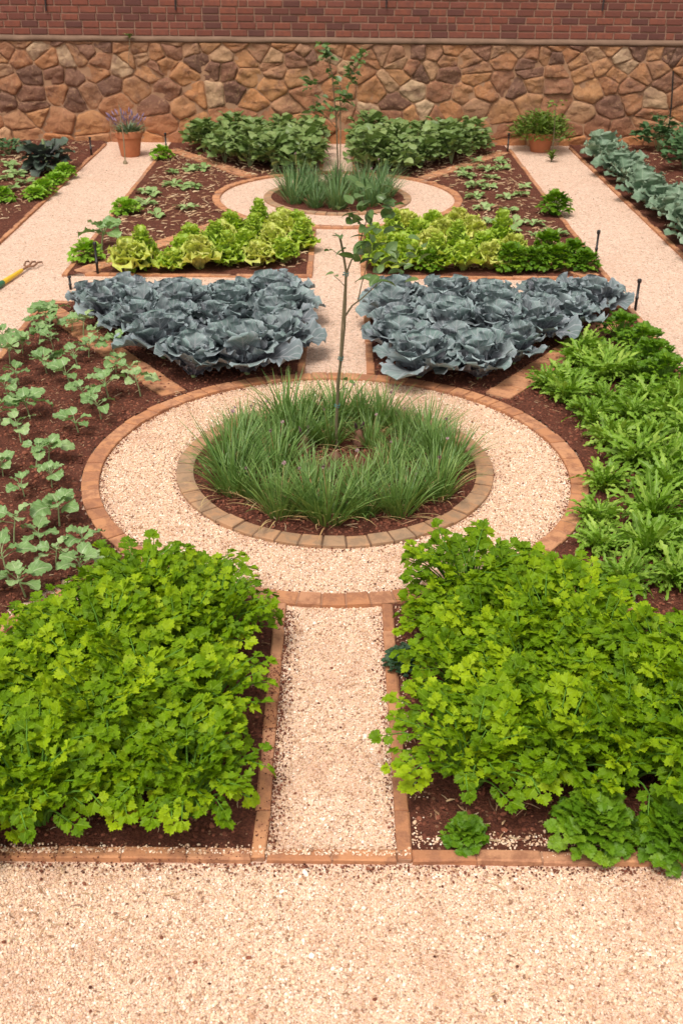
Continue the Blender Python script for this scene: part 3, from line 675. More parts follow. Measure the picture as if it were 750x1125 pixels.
edging('brick_edging', [((-2.48, 8.58), (-.222, 8.58))], .05, 'brick edging behind the left cabbage bed along the cross path')
edging('brick_edging', [((.222, 8.58), (2.48, 8.58))], .05, 'brick edging behind the right cabbage bed along the cross path')
edging('brick_edging', [((-2.30, 9.41), (-.222, 9.41))], .055, 'brick edging in front of the left lettuce bed')
edging('brick_edging', [((.222, 9.41), (2.30, 9.41))], .055, 'brick edging in front of the right lettuce bed')
for s, nm in ((-1, 'left'), (1, 'right')):
    edging('brick_edging', [((s*.25, 9.45), (s*.25, ring_y(.25, C2, RO2, -1)-.006))], .055, f'brick edging between the short middle path and the {nm} lettuce bed')
    edging('brick_edging', [((s*.22, ring_y(.22, C2, RO2, 1)+.006), (s*.22, 15.9))], .05, f'brick edging between the far path and the {nm} bean bed')
    edging('brick_edging', [((s*2.475, 2.6), (s*2.475, 8.55))], .05, f'brick edging on the outer side of the {"seedling" if s < 0 else "mizuna"} bed')
    edging('brick_edging', [((s*2.475, 9.36), (s*2.475, 15.8))], .05, f'brick edging between the {nm} side path and the far weedy bed')
    edging('brick_edging', [((s*3.39, 2.6), (s*3.39, 15.95))], .05, f'brick edging on the outer side of the {nm} side path')
    for (a, b, what) in (((1.10, 6.62), (2.40, 8.42), f'wide diagonal brick strip beside the {nm} cabbage bed'),
                         ((1.08, 4.42), (2.40, 2.75), f'wide diagonal brick strip behind the {nm} celery bed'),
                         ((2.34, 9.46), (1.12, 11.55), f'wide diagonal brick strip behind the {nm} lettuce bed'),
                         ((1.10, 13.72), (2.36, 15.55), f'wide diagonal brick strip in front of the {nm} bean bed')):
        p, q = np.array((s*a[0], a[1])), np.array((s*b[0], b[1])); ax = (q-p)/np.linalg.norm(q-p); w_ = .07 if 'celery' in what else .19
        mb = MB(); L = np.linalg.norm(q-p); n = round(L/.108)
        ayy = np.array((-ax[1], ax[0]))
        for i in range(n):
            brick_box(mb, p+ax*L/n*(i+.5), ax, L/n/2-.0025, w_/2, -.02, .024+random.gauss(0, .002), .004)
        brick_box(mb, (p+q)/2, ax, L/2-.003, w_/2-.004, -.02, .018, .001, .5, 1)
        tag(mb.build('brick_edging', M['paver'], smooth=False), what, 'brick edging')

# ------------------------------------------------------------------ walls
STONE_TOP = 1.36
def stone_wall():
    root = empty('stone_wall', (0, WALL_Y, 0)); tag(root, 'rough rubble wall of orange brown stones below the brickwork', 'stone wall')
    rng = np.random.default_rng(5)
    x0, x1 = -9.0, 9.0; seeds = []
    rows = [(0.03, .42), (.27, .42), (.51, .44), (.74, .40), (.95, .37), (1.13, .30), (1.27, .22)]
    for i, (z, w_) in enumerate(rows):
        x = x0-.3+rng.uniform(0, .3)
        while x < x1+.3:
            k = w_*rng.uniform(.65, 1.55)
            seeds.append((x+k/2, z+rng.normal(0, .065)))
            if k > w_*1.35 and i < 6 and rng.random() < .5: seeds.append((x+k*.9, z+.12))
            x += k
    S = np.array(seeds); face = MB(); lo, hi = -.05, STONE_TOP
    for i, s in enumerate(S):
        poly = [np.array(p) for p in ((x0, lo), (x1, lo), (x1, hi), (x0, hi))]
        d = np.abs(S-s); near = np.where((d[:, 0] < 1.3) & (d[:, 1] < .8))[0]
        near = near[np.argsort(((S[near]-s)**2*(1, 1.6)).sum(1))]
        for j in near:
            if j == i: continue
            # anisotropic cells, wider than tall
            wgt = np.array((1, 1.7)); n = (S[j]-s)*wgt; mid = (S[j]+s)/2; out = []
            for a in range(len(poly)):
                p, q = poly[a], poly[(a+1) % len(poly)]; dp, dq = n@(p-mid), n@(q-mid)
                if dp <= 0: out.append(p)
                if dp*dq < 0: out.append(p+(q-p)*dp/(dp-dq))
            poly = out
            if len(poly) < 3: break
        if len(poly) < 3: continue
        poly = np.array(poly); c = poly.mean(0)
        # shrink for the mortar joint, resample and round the corners
        seg = np.linalg.norm(np.roll(poly, -1, 0)-poly, axis=1); per = seg.sum()
        if per < .16: continue
        n = 44; cum = np.concatenate([[0], np.cumsum(seg)]); pts = []
        for tt in np.linspace(0, per, n, endpoint=False):
            k = np.searchsorted(cum, tt, 'right')-1; f = (tt-cum[k])/max(seg[k], 1e-6); pts.append(poly[k]+(poly[(k+1) % len(poly)]-poly[k])*f)
        pts = np.array(pts)
        for _ in range(1): pts = .5*pts+.25*(np.roll(pts, 1, 0)+np.roll(pts, -1, 0))
        c = pts.mean(0); rad = np.linalg.norm(pts-c, axis=1)
        pts = c+(pts-c)*((rad-.005)/rad)[:, None]
        bul = rng.uniform(.014, .026); tx, tz = rng.normal(0, .13, 2); rn = rng.random()
        V = []; fr = [1.0, .95, .84, .62, .36, .12]; hh = [0, .62, .9, .98, 1.0, 1.0]
        for f, h_ in zip(fr, hh):
            q = c+(pts-c)*f
            for p in q:
                nz = mnoise.fractal(Vector((p[0]*7, p[1]*7, i*.37)), .9, 2.1, 4)
                rdg = abs(mnoise.noise(Vector((p[0]*4+i, p[1]*9, i*1.7))))
                yy = -(bul*h_+h_*(tx*(p[0]-c[0])+tz*(p[1]-c[1]))*.8+h_*.022*nz+h_*.03*rdg)
                e = .010*mnoise.noise(Vector((p[0]*17, p[1]*17, i*2.3)))*(f > .5)
                V.append((p[0]+e, min(.012, yy), p[1]+e))
        m = len(fr); F = []
        for r in range(m-1):
            for a in range(n): F.append((r*n+a, r*n+(a+1) % n, (r+1)*n+(a+1) % n, (r+1)*n+a))
        V.append((c[0], V[(m-1)*n][1], c[1]))
        T = [((m-1)*n+a, (m-1)*n+(a+1) % n, m*n) for a in range(n)]
        A = np.tile((rn, .5, .5), (len(V), 1)); k0 = face.n
        face.add(V, F, A); face.F[3].append(np.array(T)+k0)
    face.build('stone_facing', M['stone'], root)
    # mortar behind the stones: a rough sheet with a body
    mo = MB(); nx, nz = 260, 22; V = []
    for k in range(nz+1):
        for i in range(nx+1):
            x = x0+(x1-x0)*i/nx; z = -.05+(STONE_TOP+.05)*k/nz
            V.append((x, -.001+.007*mnoise.fractal(Vector((x*9, z*9, 0)), .9, 2, 3), z))
    F = [(k*(nx+1)+i, k*(nx+1)+i+1, (k+1)*(nx+1)+i+1, (k+1)*(nx+1)+i) for k in range(nz) for i in range(nx)]
    mo.add(V, F)
    mo.add([(x0, .05, -.05), (x1, .05, -.05), (x1, .6, -.05), (x0, .6, -.05), (x0, .05, STONE_TOP), (x1, .05, STONE_TOP), (x1, .6, STONE_TOP), (x0, .6, STONE_TOP)], [(0, 1, 5, 4), (1, 2, 6, 5), (2, 3, 7, 6), (3, 0, 4, 7), (4, 5, 6, 7)])
    mo.build('mortar', M['mortar'], root)
    le = MB(); nx = 150; V = []; prof = ((.03, 0), (-.03, .004), (-.045, .015), (-.042, .045), (-.02, .07), (.06, .08))
    for i in range(nx+1):
        x = x0+(x1-x0)*i/nx
        for a, b in prof: V.append((x, a+.014*mnoise.noise(Vector((x*4, b*30, 1))), STONE_TOP+b+.008*mnoise.noise(Vector((x*3, b*20, 5)))))
    m = len(prof); F = [(i*m+q, (i+1)*m+q, (i+1)*m+q+1, i*m+q+1) for i in range(nx) for q in range(m-1)]
    le.add(V, F); le.build('ledge', M['ledge'], root)
    return root
stone_wall()
def brick_wall():
    z0 = STONE_TOP+.075; ch, cl_ = .095, .245; jt = .018; yf = WALL_Y+.02
    mb = MB(); rng = random.Random(3)
    for r in range(20):
        z = z0+r*ch; x = -9.0-rng.uniform(0, .2)+(r % 2)*cl_/2
        while x < 9.0:
            l = cl_ if rng.random() < .82 else cl_*.52
            a, b = x+jt/2, x+l-jt/2; dy = rng.gauss(0, .0025); k = .006
            zt = rng.gauss(0, .002)
            V = [(a, yf+.03, z+jt/2), (b, yf+.03, z+jt/2), (b, yf+.03, z+ch-jt/2+zt), (a, yf+.03, z+ch-jt/2+zt),
                 (a, yf+k+dy, z+jt/2), (b, yf+k+dy, z+jt/2), (b, yf+k+dy, z+ch-jt/2+zt), (a, yf+k+dy, z+ch-jt/2+zt),
                 (a+k, yf+dy, z+jt/2+k), (b-k, yf+dy, z+jt/2+k), (b-k, yf+dy, z+ch-jt/2-k+zt), (a+k, yf+dy, z+ch-jt/2-k+zt)]
            F = [(8, 9, 10, 11)]
            for q0 in (0, 4):
                for q in range(4): F.append((q0+q, q0+(q+1) % 4, q0+4+(q+1) % 4, q0+4+q))
            rv = rng.random()
            mb.add(V, F, (rv if rng.random() > .07 else 0.02, .5, .5)); x += l
    zt = z0+20*ch
    mb.add([(-9, yf+.014, z0-.06), (9, yf+.014, z0-.06), (9, yf+.014, zt), (-9, yf+.014, zt), (9, yf+.5, zt), (-9, yf+.5, zt), (9, yf+.5, z0-.06), (-9, yf+.5, z0-.06)], [(0, 1, 2, 3), (3, 2, 4, 5), (5, 4, 6, 7)], (.5, 1, .5))
    o = mb.build('brick_wall', M['wall_brick'], smooth=False); tag(o, 'dark red brick wall standing on top of the stone wall', 'brick wall'); return o
brick_wall()
def on_wall(px, py, y=WALL_Y):
    dx, dy = px-375, py-562.5
    ux = (dx*math.cos(ROLL)+dy*math.sin(ROLL)+7.5)/FPX; uy = (-dx*math.sin(ROLL)+dy*math.cos(ROLL))/FPX
    t = y/(_c-uy*_s); return ux*t, CAM_H+(-_s-uy*_c)*t
for px, py, what in ((51, 12, 'thin dark metal strap on brick wall above the potted lavender side'), (193, 11, 'thin dark metal strap on brick wall above the left bean bed'), (424, 9, 'thin dark metal strap on brick wall right of the far sapling'), (661, 12, 'thin dark metal strap on brick wall above the potted bush')):
    x, z = on_wall(px, py); mb = MB()
    tube(mb, [(x, WALL_Y-.006, z), (x+.004, WALL_Y+.004, z+.16), (x, WALL_Y-.004, z+.34), (x-.003, WALL_Y+.002, z+.52)], [.011, .013, .012, .011], 6)
    tag(mb.build('wall_strap', M['strap']), what, 'metal strap', 'dark straps on the brick wall')
x, z = on_wall(739, 78, WALL_Y-.1); x2, z2 = on_wall(733, 150, WALL_Y-.1); mb = MB()
tube(mb, [(x, WALL_Y-.10, z), ((x+x2)/2+.01, WALL_Y-.11, (z+z2)/2), (x2, WALL_Y-.12, 0)], .011, 6)
tag(mb.build('irrigation_hose', M['plastic']), 'thin dark hose running down the stone wall at its right end', 'hose')

# ------------------------------------------------------------------ plants
ORD = ['first', 'second', 'third', 'fourth', 'fifth', 'sixth', 'seventh', 'eighth', 'ninth', 'tenth', 'eleventh', 'twelfth']
ROWS = ['front', 'second', 'third', 'fourth', 'fifth', 'sixth', 'seventh', 'back']
def rowname(i, n): return 'front' if i == 0 else 'back' if i == n-1 else ROWS[i]
# celery: rows across the two near beds
K = Kind([celery_variant(66, .34), celery_variant(60, .31), celery_variant(72, .37), celery_variant(62, .33), celery_variant(68, .36)])
for s, nm in ((-1, 'left'), (1, 'right')):
    ys = [2.90, 3.13, 3.36, 3.59, 3.80, 3.98] if s > 0 else [2.75, 3.00, 3.26, 3.51, 3.74, 3.94]
    for i, y in enumerate(ys):
        c = 0; x = (.52 if s < 0 else .53)+(i % 2)*.09
        while x < 1.95:
            yy = y+random.gauss(0, .03)
            if math.hypot(x, yy-C1[1]) > RO1+.10 and yy < (3.95-(x-.93)*1.2 if s < 0 else 4.08-(x-.98)*1.2):
                (random.random() > .10 or c == 0 or i == 0) and K.place(s*(x+random.gauss(0, .02)), yy, f'bright green celery, {ORD[c]} from the central path in {rowname(i, 6)} row of {nm} bed', f'celery plants in the {nm} near bed', .01, sc=random.uniform(.82, 1.12)*(.96 if y > 3.7 else 1.05)); c += 1
            x += .265
# yellowed celery leaf lying low at the front of the left bed
yl = MB()
for x, y in ((-.72, 2.72), (-.66, 2.70), (-.69, 2.75), (-.60, 2.72)):
    T, S, Nn = frame(random.uniform(0, 6), .5); leaflet(yl, (x, y, .05), T, S, Nn, .06, 1, .3, .2)
    tube(yl, [(x, y, .05), (x*.98, y+.05, .02)], .002, 3)
tag(yl.build('yellowed_foliage', M['yellow'], smooth=False), 'yellowed celery leaf drooping at front of the left celery bed', 'leaf')
# parsley at the front of the right bed and elsewhere
KP = Kind([parsley_variant(75, .25, .15, .042), parsley_variant(70, .2, .14, .04)])
G = 'curly parsley plants'
x, y = ground(645, 925); KP.place(x, y, 'larger curly parsley at front of right celery bed', G, .005, sc=.85)
x, y = ground(735, 935); KP.place(x, y, 'curly parsley spilling over front brick edging near the frame edge', G, .005, sc=.95)
KS = Kind([parsley_variant(26, .06, .07, .028, name='parsley_seedling')])
x, y = ground(512, 925); KS.place(x, y, 'tiny parsley tuft alone on soil before the right celery bed', G, .01)
K3 = Kind([parsley_variant(120, .10, .09, .014, 'thyme', 'thyme_plant', 'thyme plant')])
x, y = ground(443, 735); K3.place(x, y, 'dark green thyme cushion beside the brick edging of the near path', None, .01)
# seedlings
K = Kind([seedling_variant(7, .13), seedling_variant(6, .15), seedling_variant(8, .12), seedling_variant(7, .15), seedling_variant(5, .11), seedling_variant(9, .13)])
srows = [[(29, 658), (88, 645), (62, 628), (10, 640)], [(48, 606), (92, 612), (16, 598), (66, 580)], [(28, 548), (58, 538), (4, 525), (40, 515)],
         [(54, 512), (24, 488), (4, 470), ], [(34, 462), (87, 478), (10, 440), (112, 463)],
         [(155, 437), (120, 440), (96, 445), (78, 425), (52, 412), (22, 425)], [(128, 412), (140, 420), (86, 405), (70, 410), (12, 402)],
         [(125, 392), (98, 395), (60, 388), (44, 378), (26, 390), (8, 385), (108, 378)], [(36, 366), (50, 362), (66, 358), (80, 366), (58, 372), (92, 372)]]
for i, row in enumerate(srows):
    for c, (px, py) in enumerate(sorted(row, key=lambda q: -q[0])):
        x, y = ground(px, py)
        K.place(x, y, f'grey green broccoli seedling, {ORD[c]} from the brick ring in {rowname(i, 9) if i != 7 else "second last"} row', 'broccoli seedlings in the left bed', .012, sc=random.uniform(.66, 1.02))
# mizuna: rows beside the right of the near ring
K = Kind([mizuna_variant(96, .24), mizuna_variant(84, .21), mizuna_variant(104, .26), mizuna_variant(90, .23), mizuna_variant(94, .22)])
KM = Kind([parsley_variant(75, .22, .17, .032, 'parsley', 'carrot_plant', 'carrot plant')])
mrows = [(4.28, 1.40, 4), (4.60, 1.36, 5), (4.92, 1.42, 5), (5.24, 1.60, 4), (5.56, 1.74, 3), (5.88, 1.70, 4), (6.20, 1.62, 4), (6.52, 1.56, 4), (6.86, 1.62, 4), (7.20, 1.72, 4), (7.56, 1.88, 3)]
for i, (y, x, n) in enumerate(mrows):
    for c in range(n):
        xx = x+c*.25
        if xx > (2.4 if y < 6.8 else 2.12) or (y < 4.5 and xx < 2.51-(y-2.61)/1.27): continue
        K.place(xx+random.gauss(0, .03), y+random.gauss(0, .03), f'bright serrated mizuna, {ORD[c]} from the near ring in row {["one","two","three","four","five","six","seven","eight","nine","ten","eleven"][i]} counting back', 'mizuna plants in the right bed', .01, sc=random.uniform(.82, 1.16))
for x, y, d in ((2.26, 6.8, 'nearest the camera of its patch'), (2.28, 7.1, 'second of its patch'), (2.28, 7.42, 'third of its patch'), (2.2, 7.74, 'farthest of its patch')):
    KM.place(x, y, f'dark fine leaved carrot plant beside the outer brick edging, {d}', 'carrot plants beyond the mizuna', .01, sc=1.1)
x, y = ground(600, 430); K.place(x, y, 'small mizuna alone beside the wide diagonal brick strip', 'mizuna plants in the right bed', .01, sc=.8)
# red cabbages
K = Kind([cabbage_variant(19, .30), cabbage_variant(18, .28), cabbage_variant(20, .32), cabbage_variant(17, .29), cabbage_variant(19, .31)])
crow = [(6.95, [.63, 1.0]), (7.29, [.46, .86, 1.27]), (7.70, [.48, .86, 1.22, 1.55]), (8.02, [.46, .84, 1.22, 1.6, 1.82]), (8.34, [.48, .88, 1.28, 1.68, 2.02])]
for s, nm in ((-1, 'left'), (1, 'right')):
    for i, (y, xs) in enumerate(crow):
        for c, x in enumerate(xs):
            K.place(s*(x+random.gauss(0, .02)), y+random.gauss(0, .02), f'blue grey red cabbage, {ORD[c]} from the middle path in {rowname(i, 5)} row of {nm} bed', f'red cabbages in the {nm} bed', .005, sc=random.uniform(.92, 1.1)*(1.2 if i == 0 else 1.06))
# lettuces
KL = [Kind([lettuce_variant('lettuce', 44, .25, .12), lettuce_variant('lettuce', 52, .40, .11)]), Kind([lettuce_variant('lettuce_pale', 44, .24, .15), lettuce_variant('lettuce_pale', 40, .3, .14)])]
lrows = {'left': [[(143, 300), (190, 299), (220, 297), (252, 294), (284, 293), (312, 290)], [(158, 290), (203, 289), (236, 285), (268, 284), (300, 280), (330, 276)], [(212, 276), (246, 276), (276, 270), (306, 266), (328, 258)], [(254, 262), (284, 258), (312, 256)]],
         'right': [[(420, 298), (448, 297), (478, 298), (508, 298), (538, 297)], [(412, 284), (440, 283), (470, 284), (500, 283), (530, 284), (562, 288)], [(430, 270), (458, 270), (488, 269), (518, 270), (548, 276)], [(446, 258), (474, 258), (502, 258)]]}
for nm, rows in lrows.items():
    for i, row in enumerate(rows):
        for c, (px, py) in enumerate(sorted(row, key=lambda q: abs(q[0]-371))):
            x, y = ground(px, py); pale = random.random() < (.55 if nm == 'left' else .3)
            KL[int(pale)].place(x, y, f'frilly lettuce, {ORD[c]} from the middle path in {rowname(i, 4)} row of {nm} bed', f'lettuces in the {nm} bed', .01, sc=random.uniform(.95, 1.2))
for c, (px, py) in enumerate(((560, 300), (585, 299), (612, 298), (640, 299), (600, 286), (628, 288))):
    x, y = ground(px, py); KP.place(x, y, f'green parsley, {ORD[c]} outward from the lettuces in the right lettuce bed', G, .01, sc=1.0)
x, y = ground(472, 300); KP.place(x, y, 'green parsley between the right lettuces and the cabbages', G, .01, sc=.8)
# chives in the two round beds
def chive_ring(K, c, rings, nm, group, sc):
    for r, n, where in rings:
        for k in range(n):
            a = PI/2-2*PI*k/n+random.gauss(0, .06); rr = r+random.gauss(0, .02)
            lab = f'chive clump at {["twelve","one","two","three","four","five","six","seven","eight","nine","ten","eleven"][round(k*12/n) % 12]} o\'clock in the {where} of the {nm} round bed'
            K.place(c[0]+rr*math.cos(a), c[1]+rr*math.sin(a), lab, group, .012, sc=sc*random.uniform(.86, 1.12)*((.86 if math.sin(a) < .2 and nm == 'near' else .9) if r < .5 else 1))
K = Kind([chive_variant(125, .33, dry=12, heads=1, spread=.075), chive_variant(105, .29, dry=14, heads=1, spread=.07), chive_variant(135, .35, dry=10, heads=0, spread=.08)])
chive_ring(K, C1, [(.66, 12, 'outer ring'), (.36, 9, 'inner ring')], 'near', 'chive clumps in the near round bed', 1.0)
for k in range(12):
    a = PI/2-2*PI*(k+.5)/12; K.place(C1[0]+.60*math.cos(a), C1[1]+.60*math.sin(a), f'chive clump just past {["twelve","one","two","three","four","five","six","seven","eight","nine","ten","eleven"][k]} o\'clock in outer ring of near round bed', 'chive clumps in the near round bed', .012, sc=.85)
K = Kind([chive_variant(90, .38, 'leek', spread=.08, wid=.006, dry=2, heads=1), chive_variant(80, .36, 'leek', spread=.08, wid=.006, dry=2, heads=0)])
chive_ring(K, C2, [(.58, 12, 'outer ring'), (.3, 6, 'inner ring')], 'far', 'chive clumps in the far round bed', 1.0)
# beans
K = Kind([bush_variant('bean_plant', 'bean plant', 'bean', 110, .25, .42, .125, .42), bush_variant('bean_plant', 'bean plant', 'bean', 100, .24, .46, .12, .45)])
brow = [(14.05, .42, 2), (14.38, .42, 3), (14.72, .44, 4), (15.06, .42, 4), (15.4, .44, 5), (15.75, .42, 5)]
for s, nm in ((-1, 'left'), (1, 'right')):
    for i, (y, x, n) in enumerate(brow):
        for c in range(n):
            K.place(s*(x+c*.36+random.gauss(0, .03)), y+random.gauss(0, .04), f'leafy bean plant, {ORD[c]} from the far path in {rowname(i, 6)} row of {nm} bean bed', f'bean plants in the {nm} bed', .01, sc=random.uniform(.95, 1.15))
# row of grey-green cabbages along the right side path
K = Kind([cabbage_variant(14, .34, 'collard', None, 'green_cabbage', 'cabbage', .85, False), cabbage_variant(13, .32, 'collard', None, 'green_cabbage', 'cabbage', .8, False)])
for i in range(12):
    y = 10.2+i*.47; K.place(3.66+random.gauss(0, .05), y, f'grey green cabbage, {ORD[i]} from the near end of the row by right side path', 'green cabbages along the right side path', .01, sc=random.uniform(.95, 1.15))
K = Kind([bush_variant('potato_plant', 'potato plant', 'bean_dark', 120, .27, .48, .10, .40), bush_variant('potato_plant', 'potato plant', 'bean_dark', 110, .25, .52, .10, .42)])
for j in range(2):
    for i in range(7):
        K.place(4.62+j*.55+random.gauss(0, .06), 11.9+i*.62+random.gauss(0, .06), f'dark leafy potato plant, {ORD[i]} from near end of {["inner","outer"][j]} row behind the green cabbages', 'potato plants beyond the green cabbages', .01, sc=random.uniform(.9, 1.15))
# small plants of the weedy beds
KW = Kind([rosette_variant('squash_seedling', 'seedling', 'weed', 8, .13, .030, (.8, -.1)), rosette_variant('squash_seedling', 'seedling', 'weed', 6, .11, .028, (.8, -.1)), rosette_variant('squash_seedling', 'seedling', 'weed', 10, .14, .028, (.9, -.2))])
for i, (px, py, d) in enumerate(((190, 192, 'nearest the side path at the back'), (208, 190, 'second from the side path at the back'), (212, 186, 'closest to the bean bed'), (222, 188, 'near the bean strip'), (203, 209, 'in the middle of the bed'), (214, 208, 'just inside the middle of the bed'), (160, 214, 'by the brick edging halfway'), (168, 216, 'beside the one at the edging'), (192, 206, 'left of the middle pair'), (205, 232, 'near the lettuces'), (172, 240, 'low behind the lettuces'), (160, 228, 'half wilted by the edging'))):
    x, y = ground(px, py); KW.place(x, y, f'pale green seedling {d} in the left weedy bed', 'seedlings in the left weedy bed', .015, sc=random.uniform(.9, 1.3))
k = 0
for i, (y, xs) in enumerate(((10.9, [1.75, 2.0, 2.2]), (11.4, [1.6, 1.9, 2.15]), (12.0, [1.72, 1.98]), (12.6, [1.68, 1.9, 2.2]), (13.2, [1.66, 1.9, 2.22]), (13.8, [1.6, 1.86]), (14.3, [1.7, 1.95, 2.2]), (14.8, [1.9, 2.15]))):
    for c, x in enumerate(xs):
        KW.place(x+random.gauss(0, .04), y+random.gauss(0, .06), f'pale green seedling, {ORD[c]} from the far ring in {rowname(i, 8)} row of the right weedy bed', 'seedlings in the right weedy bed', .015, sc=random.uniform(.95, 1.35))
KP2 = Kind([parsley_variant(60, .17, .15, .04, 'weed_bright'), parsley_variant(55, .14, .16, .04, 'weed_bright')])
for px, py, d in ((178, 176, 'at the back corner near the terracotta pot'), (139, 236, 'halfway along the left side path'), (96, 288, 'at the corner beside the black riser'), (148, 296, 'at the outer end of the left lettuces')):
    x, y = ground(px, py); KP2.place(x, y, f'bright green parsley {d}', G, .012, sc=1.05)
x, y = ground(608, 237); KP.place(x, y, 'dark green parsley alone beside the right side path', G, .01, sc=1.25)
# the left outer bed
K = Kind([kale_variant()])
x, y = ground(54, 190); K.place(x, y, 'dark purplish kale plant against the stone wall', None, .02, sc=1.5)
for px, py, d in ((50, 214, 'nearest the side path edging'), (62, 203, 'behind the first toward the kale'), (72, 196, 'closest to the kale'), (40, 220, 'in front by the edging'), (4, 224, 'at the frame edge')):
    x, y = ground(px, py); KP2.place(x, y, f'bright low parsley {d} in left outer bed', G, .012, sc=.95)
for px, py, d in ((12, 186, 'by the wall'), (8, 200, 'behind the parsley'), (20, 196, 'left of the kale'), (28, 205, 'below the kale'), (12, 212, 'at the frame edge')):
    x, y = ground(px, py); KW.place(x, y, f'grey green weed {d} in left outer bed', 'weeds in the left outer bed', .03, sc=1.3)
KB = Kind([bush_variant('low_bush', 'bush', 'bean_dark', 90, .26, .26, .08, .4)])
x, y = ground(10, 172); KB.place(x, y, 'low dark leafy bush by stone wall at the left frame edge', None, .02)
# small cabbage on a stem by the corner of the cross path
K = Kind([seedling_variant(9, .12)])
x, y = ground(112, 277); o = K.place(x, y, 'lone young cabbage plant beside the black riser at the cross path', None, .01, sc=1.7)
# plant that grows out of the wall
x, z = on_wall(143, 44, WALL_Y-.05); r_ = empty('wall_fern', (x, WALL_Y-.06, z)); fo = MB(); ro = MB()
for kk in range(16):
    az = random.uniform(PI, 2*PI); leaf(fo, (0, 0, .02), az, random.uniform(.08, .14), .02, 1.1, -.3, ovate, 1, 5, 0, .2, 0, 1, 0)
tube(ro, [(0, 0, .03), (-.01, -.02, -.08), (-.03, -.02, -.22), (-.05, -.01, -.36)], [.006, .005, .004, .003], 4)
fo.build('foliage', M['weed'], r_); ro.build('root', M['cane'], r_); tag(r_, 'small weed rooted in the ledge between stone and brick wall', 'plant')

# ------------------------------------------------------------------ saplings, stake, ties
def twig(mb, pts, r0, r1, sides=6): tube(mb, np.array(pts, float), np.linspace(r0, r1, len(pts)), sides)
def tree_leaves(mb, at, n, L=.085, spread=.05, wid=.24):
    for _ in range(n):
        b = np.array(at)+R.normal(0, spread, 3)*(1, 1, .8)
        th = random.uniform(-.3, .9); leaf(mb, b, random.uniform(0, 2*PI), L*random.uniform(.65, 1.2), L*wid*random.uniform(.8, 1.25), th, th-random.uniform(.3, .9), ovate, 2, 7, 0, random.uniform(.1, .45), .05, 1, random.uniform(-.8, .8), np.clip(random.gauss(.42, .26), 0, 1))
t = empty('sapling', (.02, 5.76, 0)); tag(t, 'slender staked sapling with one leafy side branch in near round bed', 'sapling')
tr = MB(); twig(tr, [(-.012, 0, -.02), (-.014, 0, .2), (-.008, .005, .45), (.012, .005, .62), (.026, 0, .8), (.03, 0, .95), (.032, 0, 1.12), (.012, 0, 1.24), (-.004, 0, 1.31)], .0095, .006, 8); tr.build('trunk', M['bark'], t)
b1 = [(.028, 0, .86), (.07, -.01, .93), (.12, -.015, .97), (.19, -.02, 1.04), (.25, -.02, 1.12)]
b2 = [(.03, 0, 1.10), (.06, .01, 1.18), (.10, .01, 1.24), (.12, .01, 1.34), (.15, .01, 1.43), (.10, .01, 1.56)]
b3 = [(.10, -.012, .95), (.12, 0, 1.05), (.15, .005, 1.16), (.17, .01, 1.27)]
b4 = [(-.012, 0, .40), (.02, -.01, .43), (.05, -.02, .47)]
b6 = [(.031, 0, 1.03), (.0, -.01, 1.07), (-.035, -.015, 1.10)]
b7 = [(.02, 0, 1.20), (-.01, -.01, 1.22), (-.04, -.012, 1.24)]
b5 = [(.13, .01, 1.36), (.08, .015, 1.42), (.04, .02, 1.47)]
for bb, r_ in ((b1, .006), (b2, .0055), (b3, .004), (b4, .0025), (b5, .003), (b6, .0022), (b7, .0022)):
    mb = MB(); twig(mb, bb, r_, .0018, 5); br = mb.build('branch', M['bark'], t)
    fo = MB()
    if bb is b1: sp = [((.20, -.02, 1.08), 6), ((.26, -.02, 1.14), 9), ((.32, -.01, 1.12), 7), ((.38, 0, 1.16), 6), ((.43, 0, 1.22), 4), ((.24, -.02, 1.22), 6), ((.30, 0, 1.22), 6)]
    elif bb is b2: sp = [((.13, .01, 1.36), 5), ((.17, .01, 1.44), 8), ((.22, .01, 1.40), 7), ((.26, .01, 1.47), 7), ((.20, .01, 1.52), 6), ((.13, .01, 1.56), 4), ((.10, .01, 1.60), 3)]
    elif bb is b3: sp = [((.15, 0, 1.18), 6), ((.19, 0, 1.30), 8), ((.10, 0, 1.22), 5), ((.13, 0, 1.12), 3), ((.25, 0, 1.32), 6)]
    elif bb is b6: sp = [((-.037, -.015, 1.10), 3)]
    elif bb is b7: sp = [((-.042, -.012, 1.24), 3)]
    elif bb is b4: sp = [((.045, -.02, .46), 4)]
    else: sp = [((.04, .02, 1.47), 4), ((.07, .02, 1.44), 3)]
    for at, n in sp: tree_leaves(fo, at, max(2, round(n*.72)), .05 if bb in (b4, b6, b7) else .088, (.008 if bb in (b6, b7) else .02) if bb in (b4, b6, b7) else .045, .27)
    fo.build('foliage', M['tree_leaf'], br)
fo = MB(); tree_leaves(fo, (-.006, 0, 1.315), 4, .06, .006); fo.build('foliage', M['tree_leaf'], t)
mb = MB(); tube(mb, [(.004, 5.775, -.02), (.018, 5.778, .45), (.03, 5.785, .75), (.052, 5.78, 1.13)], [.0058, .0056, .005, .0046], 7)
tag(mb.build('stake', M['cane']), 'thin weathered cane stake tied to the near sapling', 'stake')
for zz, xx in ((1.10, .05), (.60, .026), (.30, .008)):
    mb = MB(); a = np.linspace(0, 2*PI, 15); tube(mb, np.stack([xx-.001+.015*np.cos(a), 5.77+.015*np.sin(a), zz+.006*np.sin(2*a)], 1), .003, 5)
    tube(mb, np.stack([xx+.002+.015*np.cos(a), 5.77+.015*np.sin(a), zz+.012+.003*np.sin(2*a)], 1), .003, 5)
    tag(mb.build('plant_tie', M['tie']), f'teal tie round the near sapling and its stake, {"top" if zz > 1 else "middle" if zz > .5 else "lowest"} one', 'plant tie', 'ties on the near sapling')
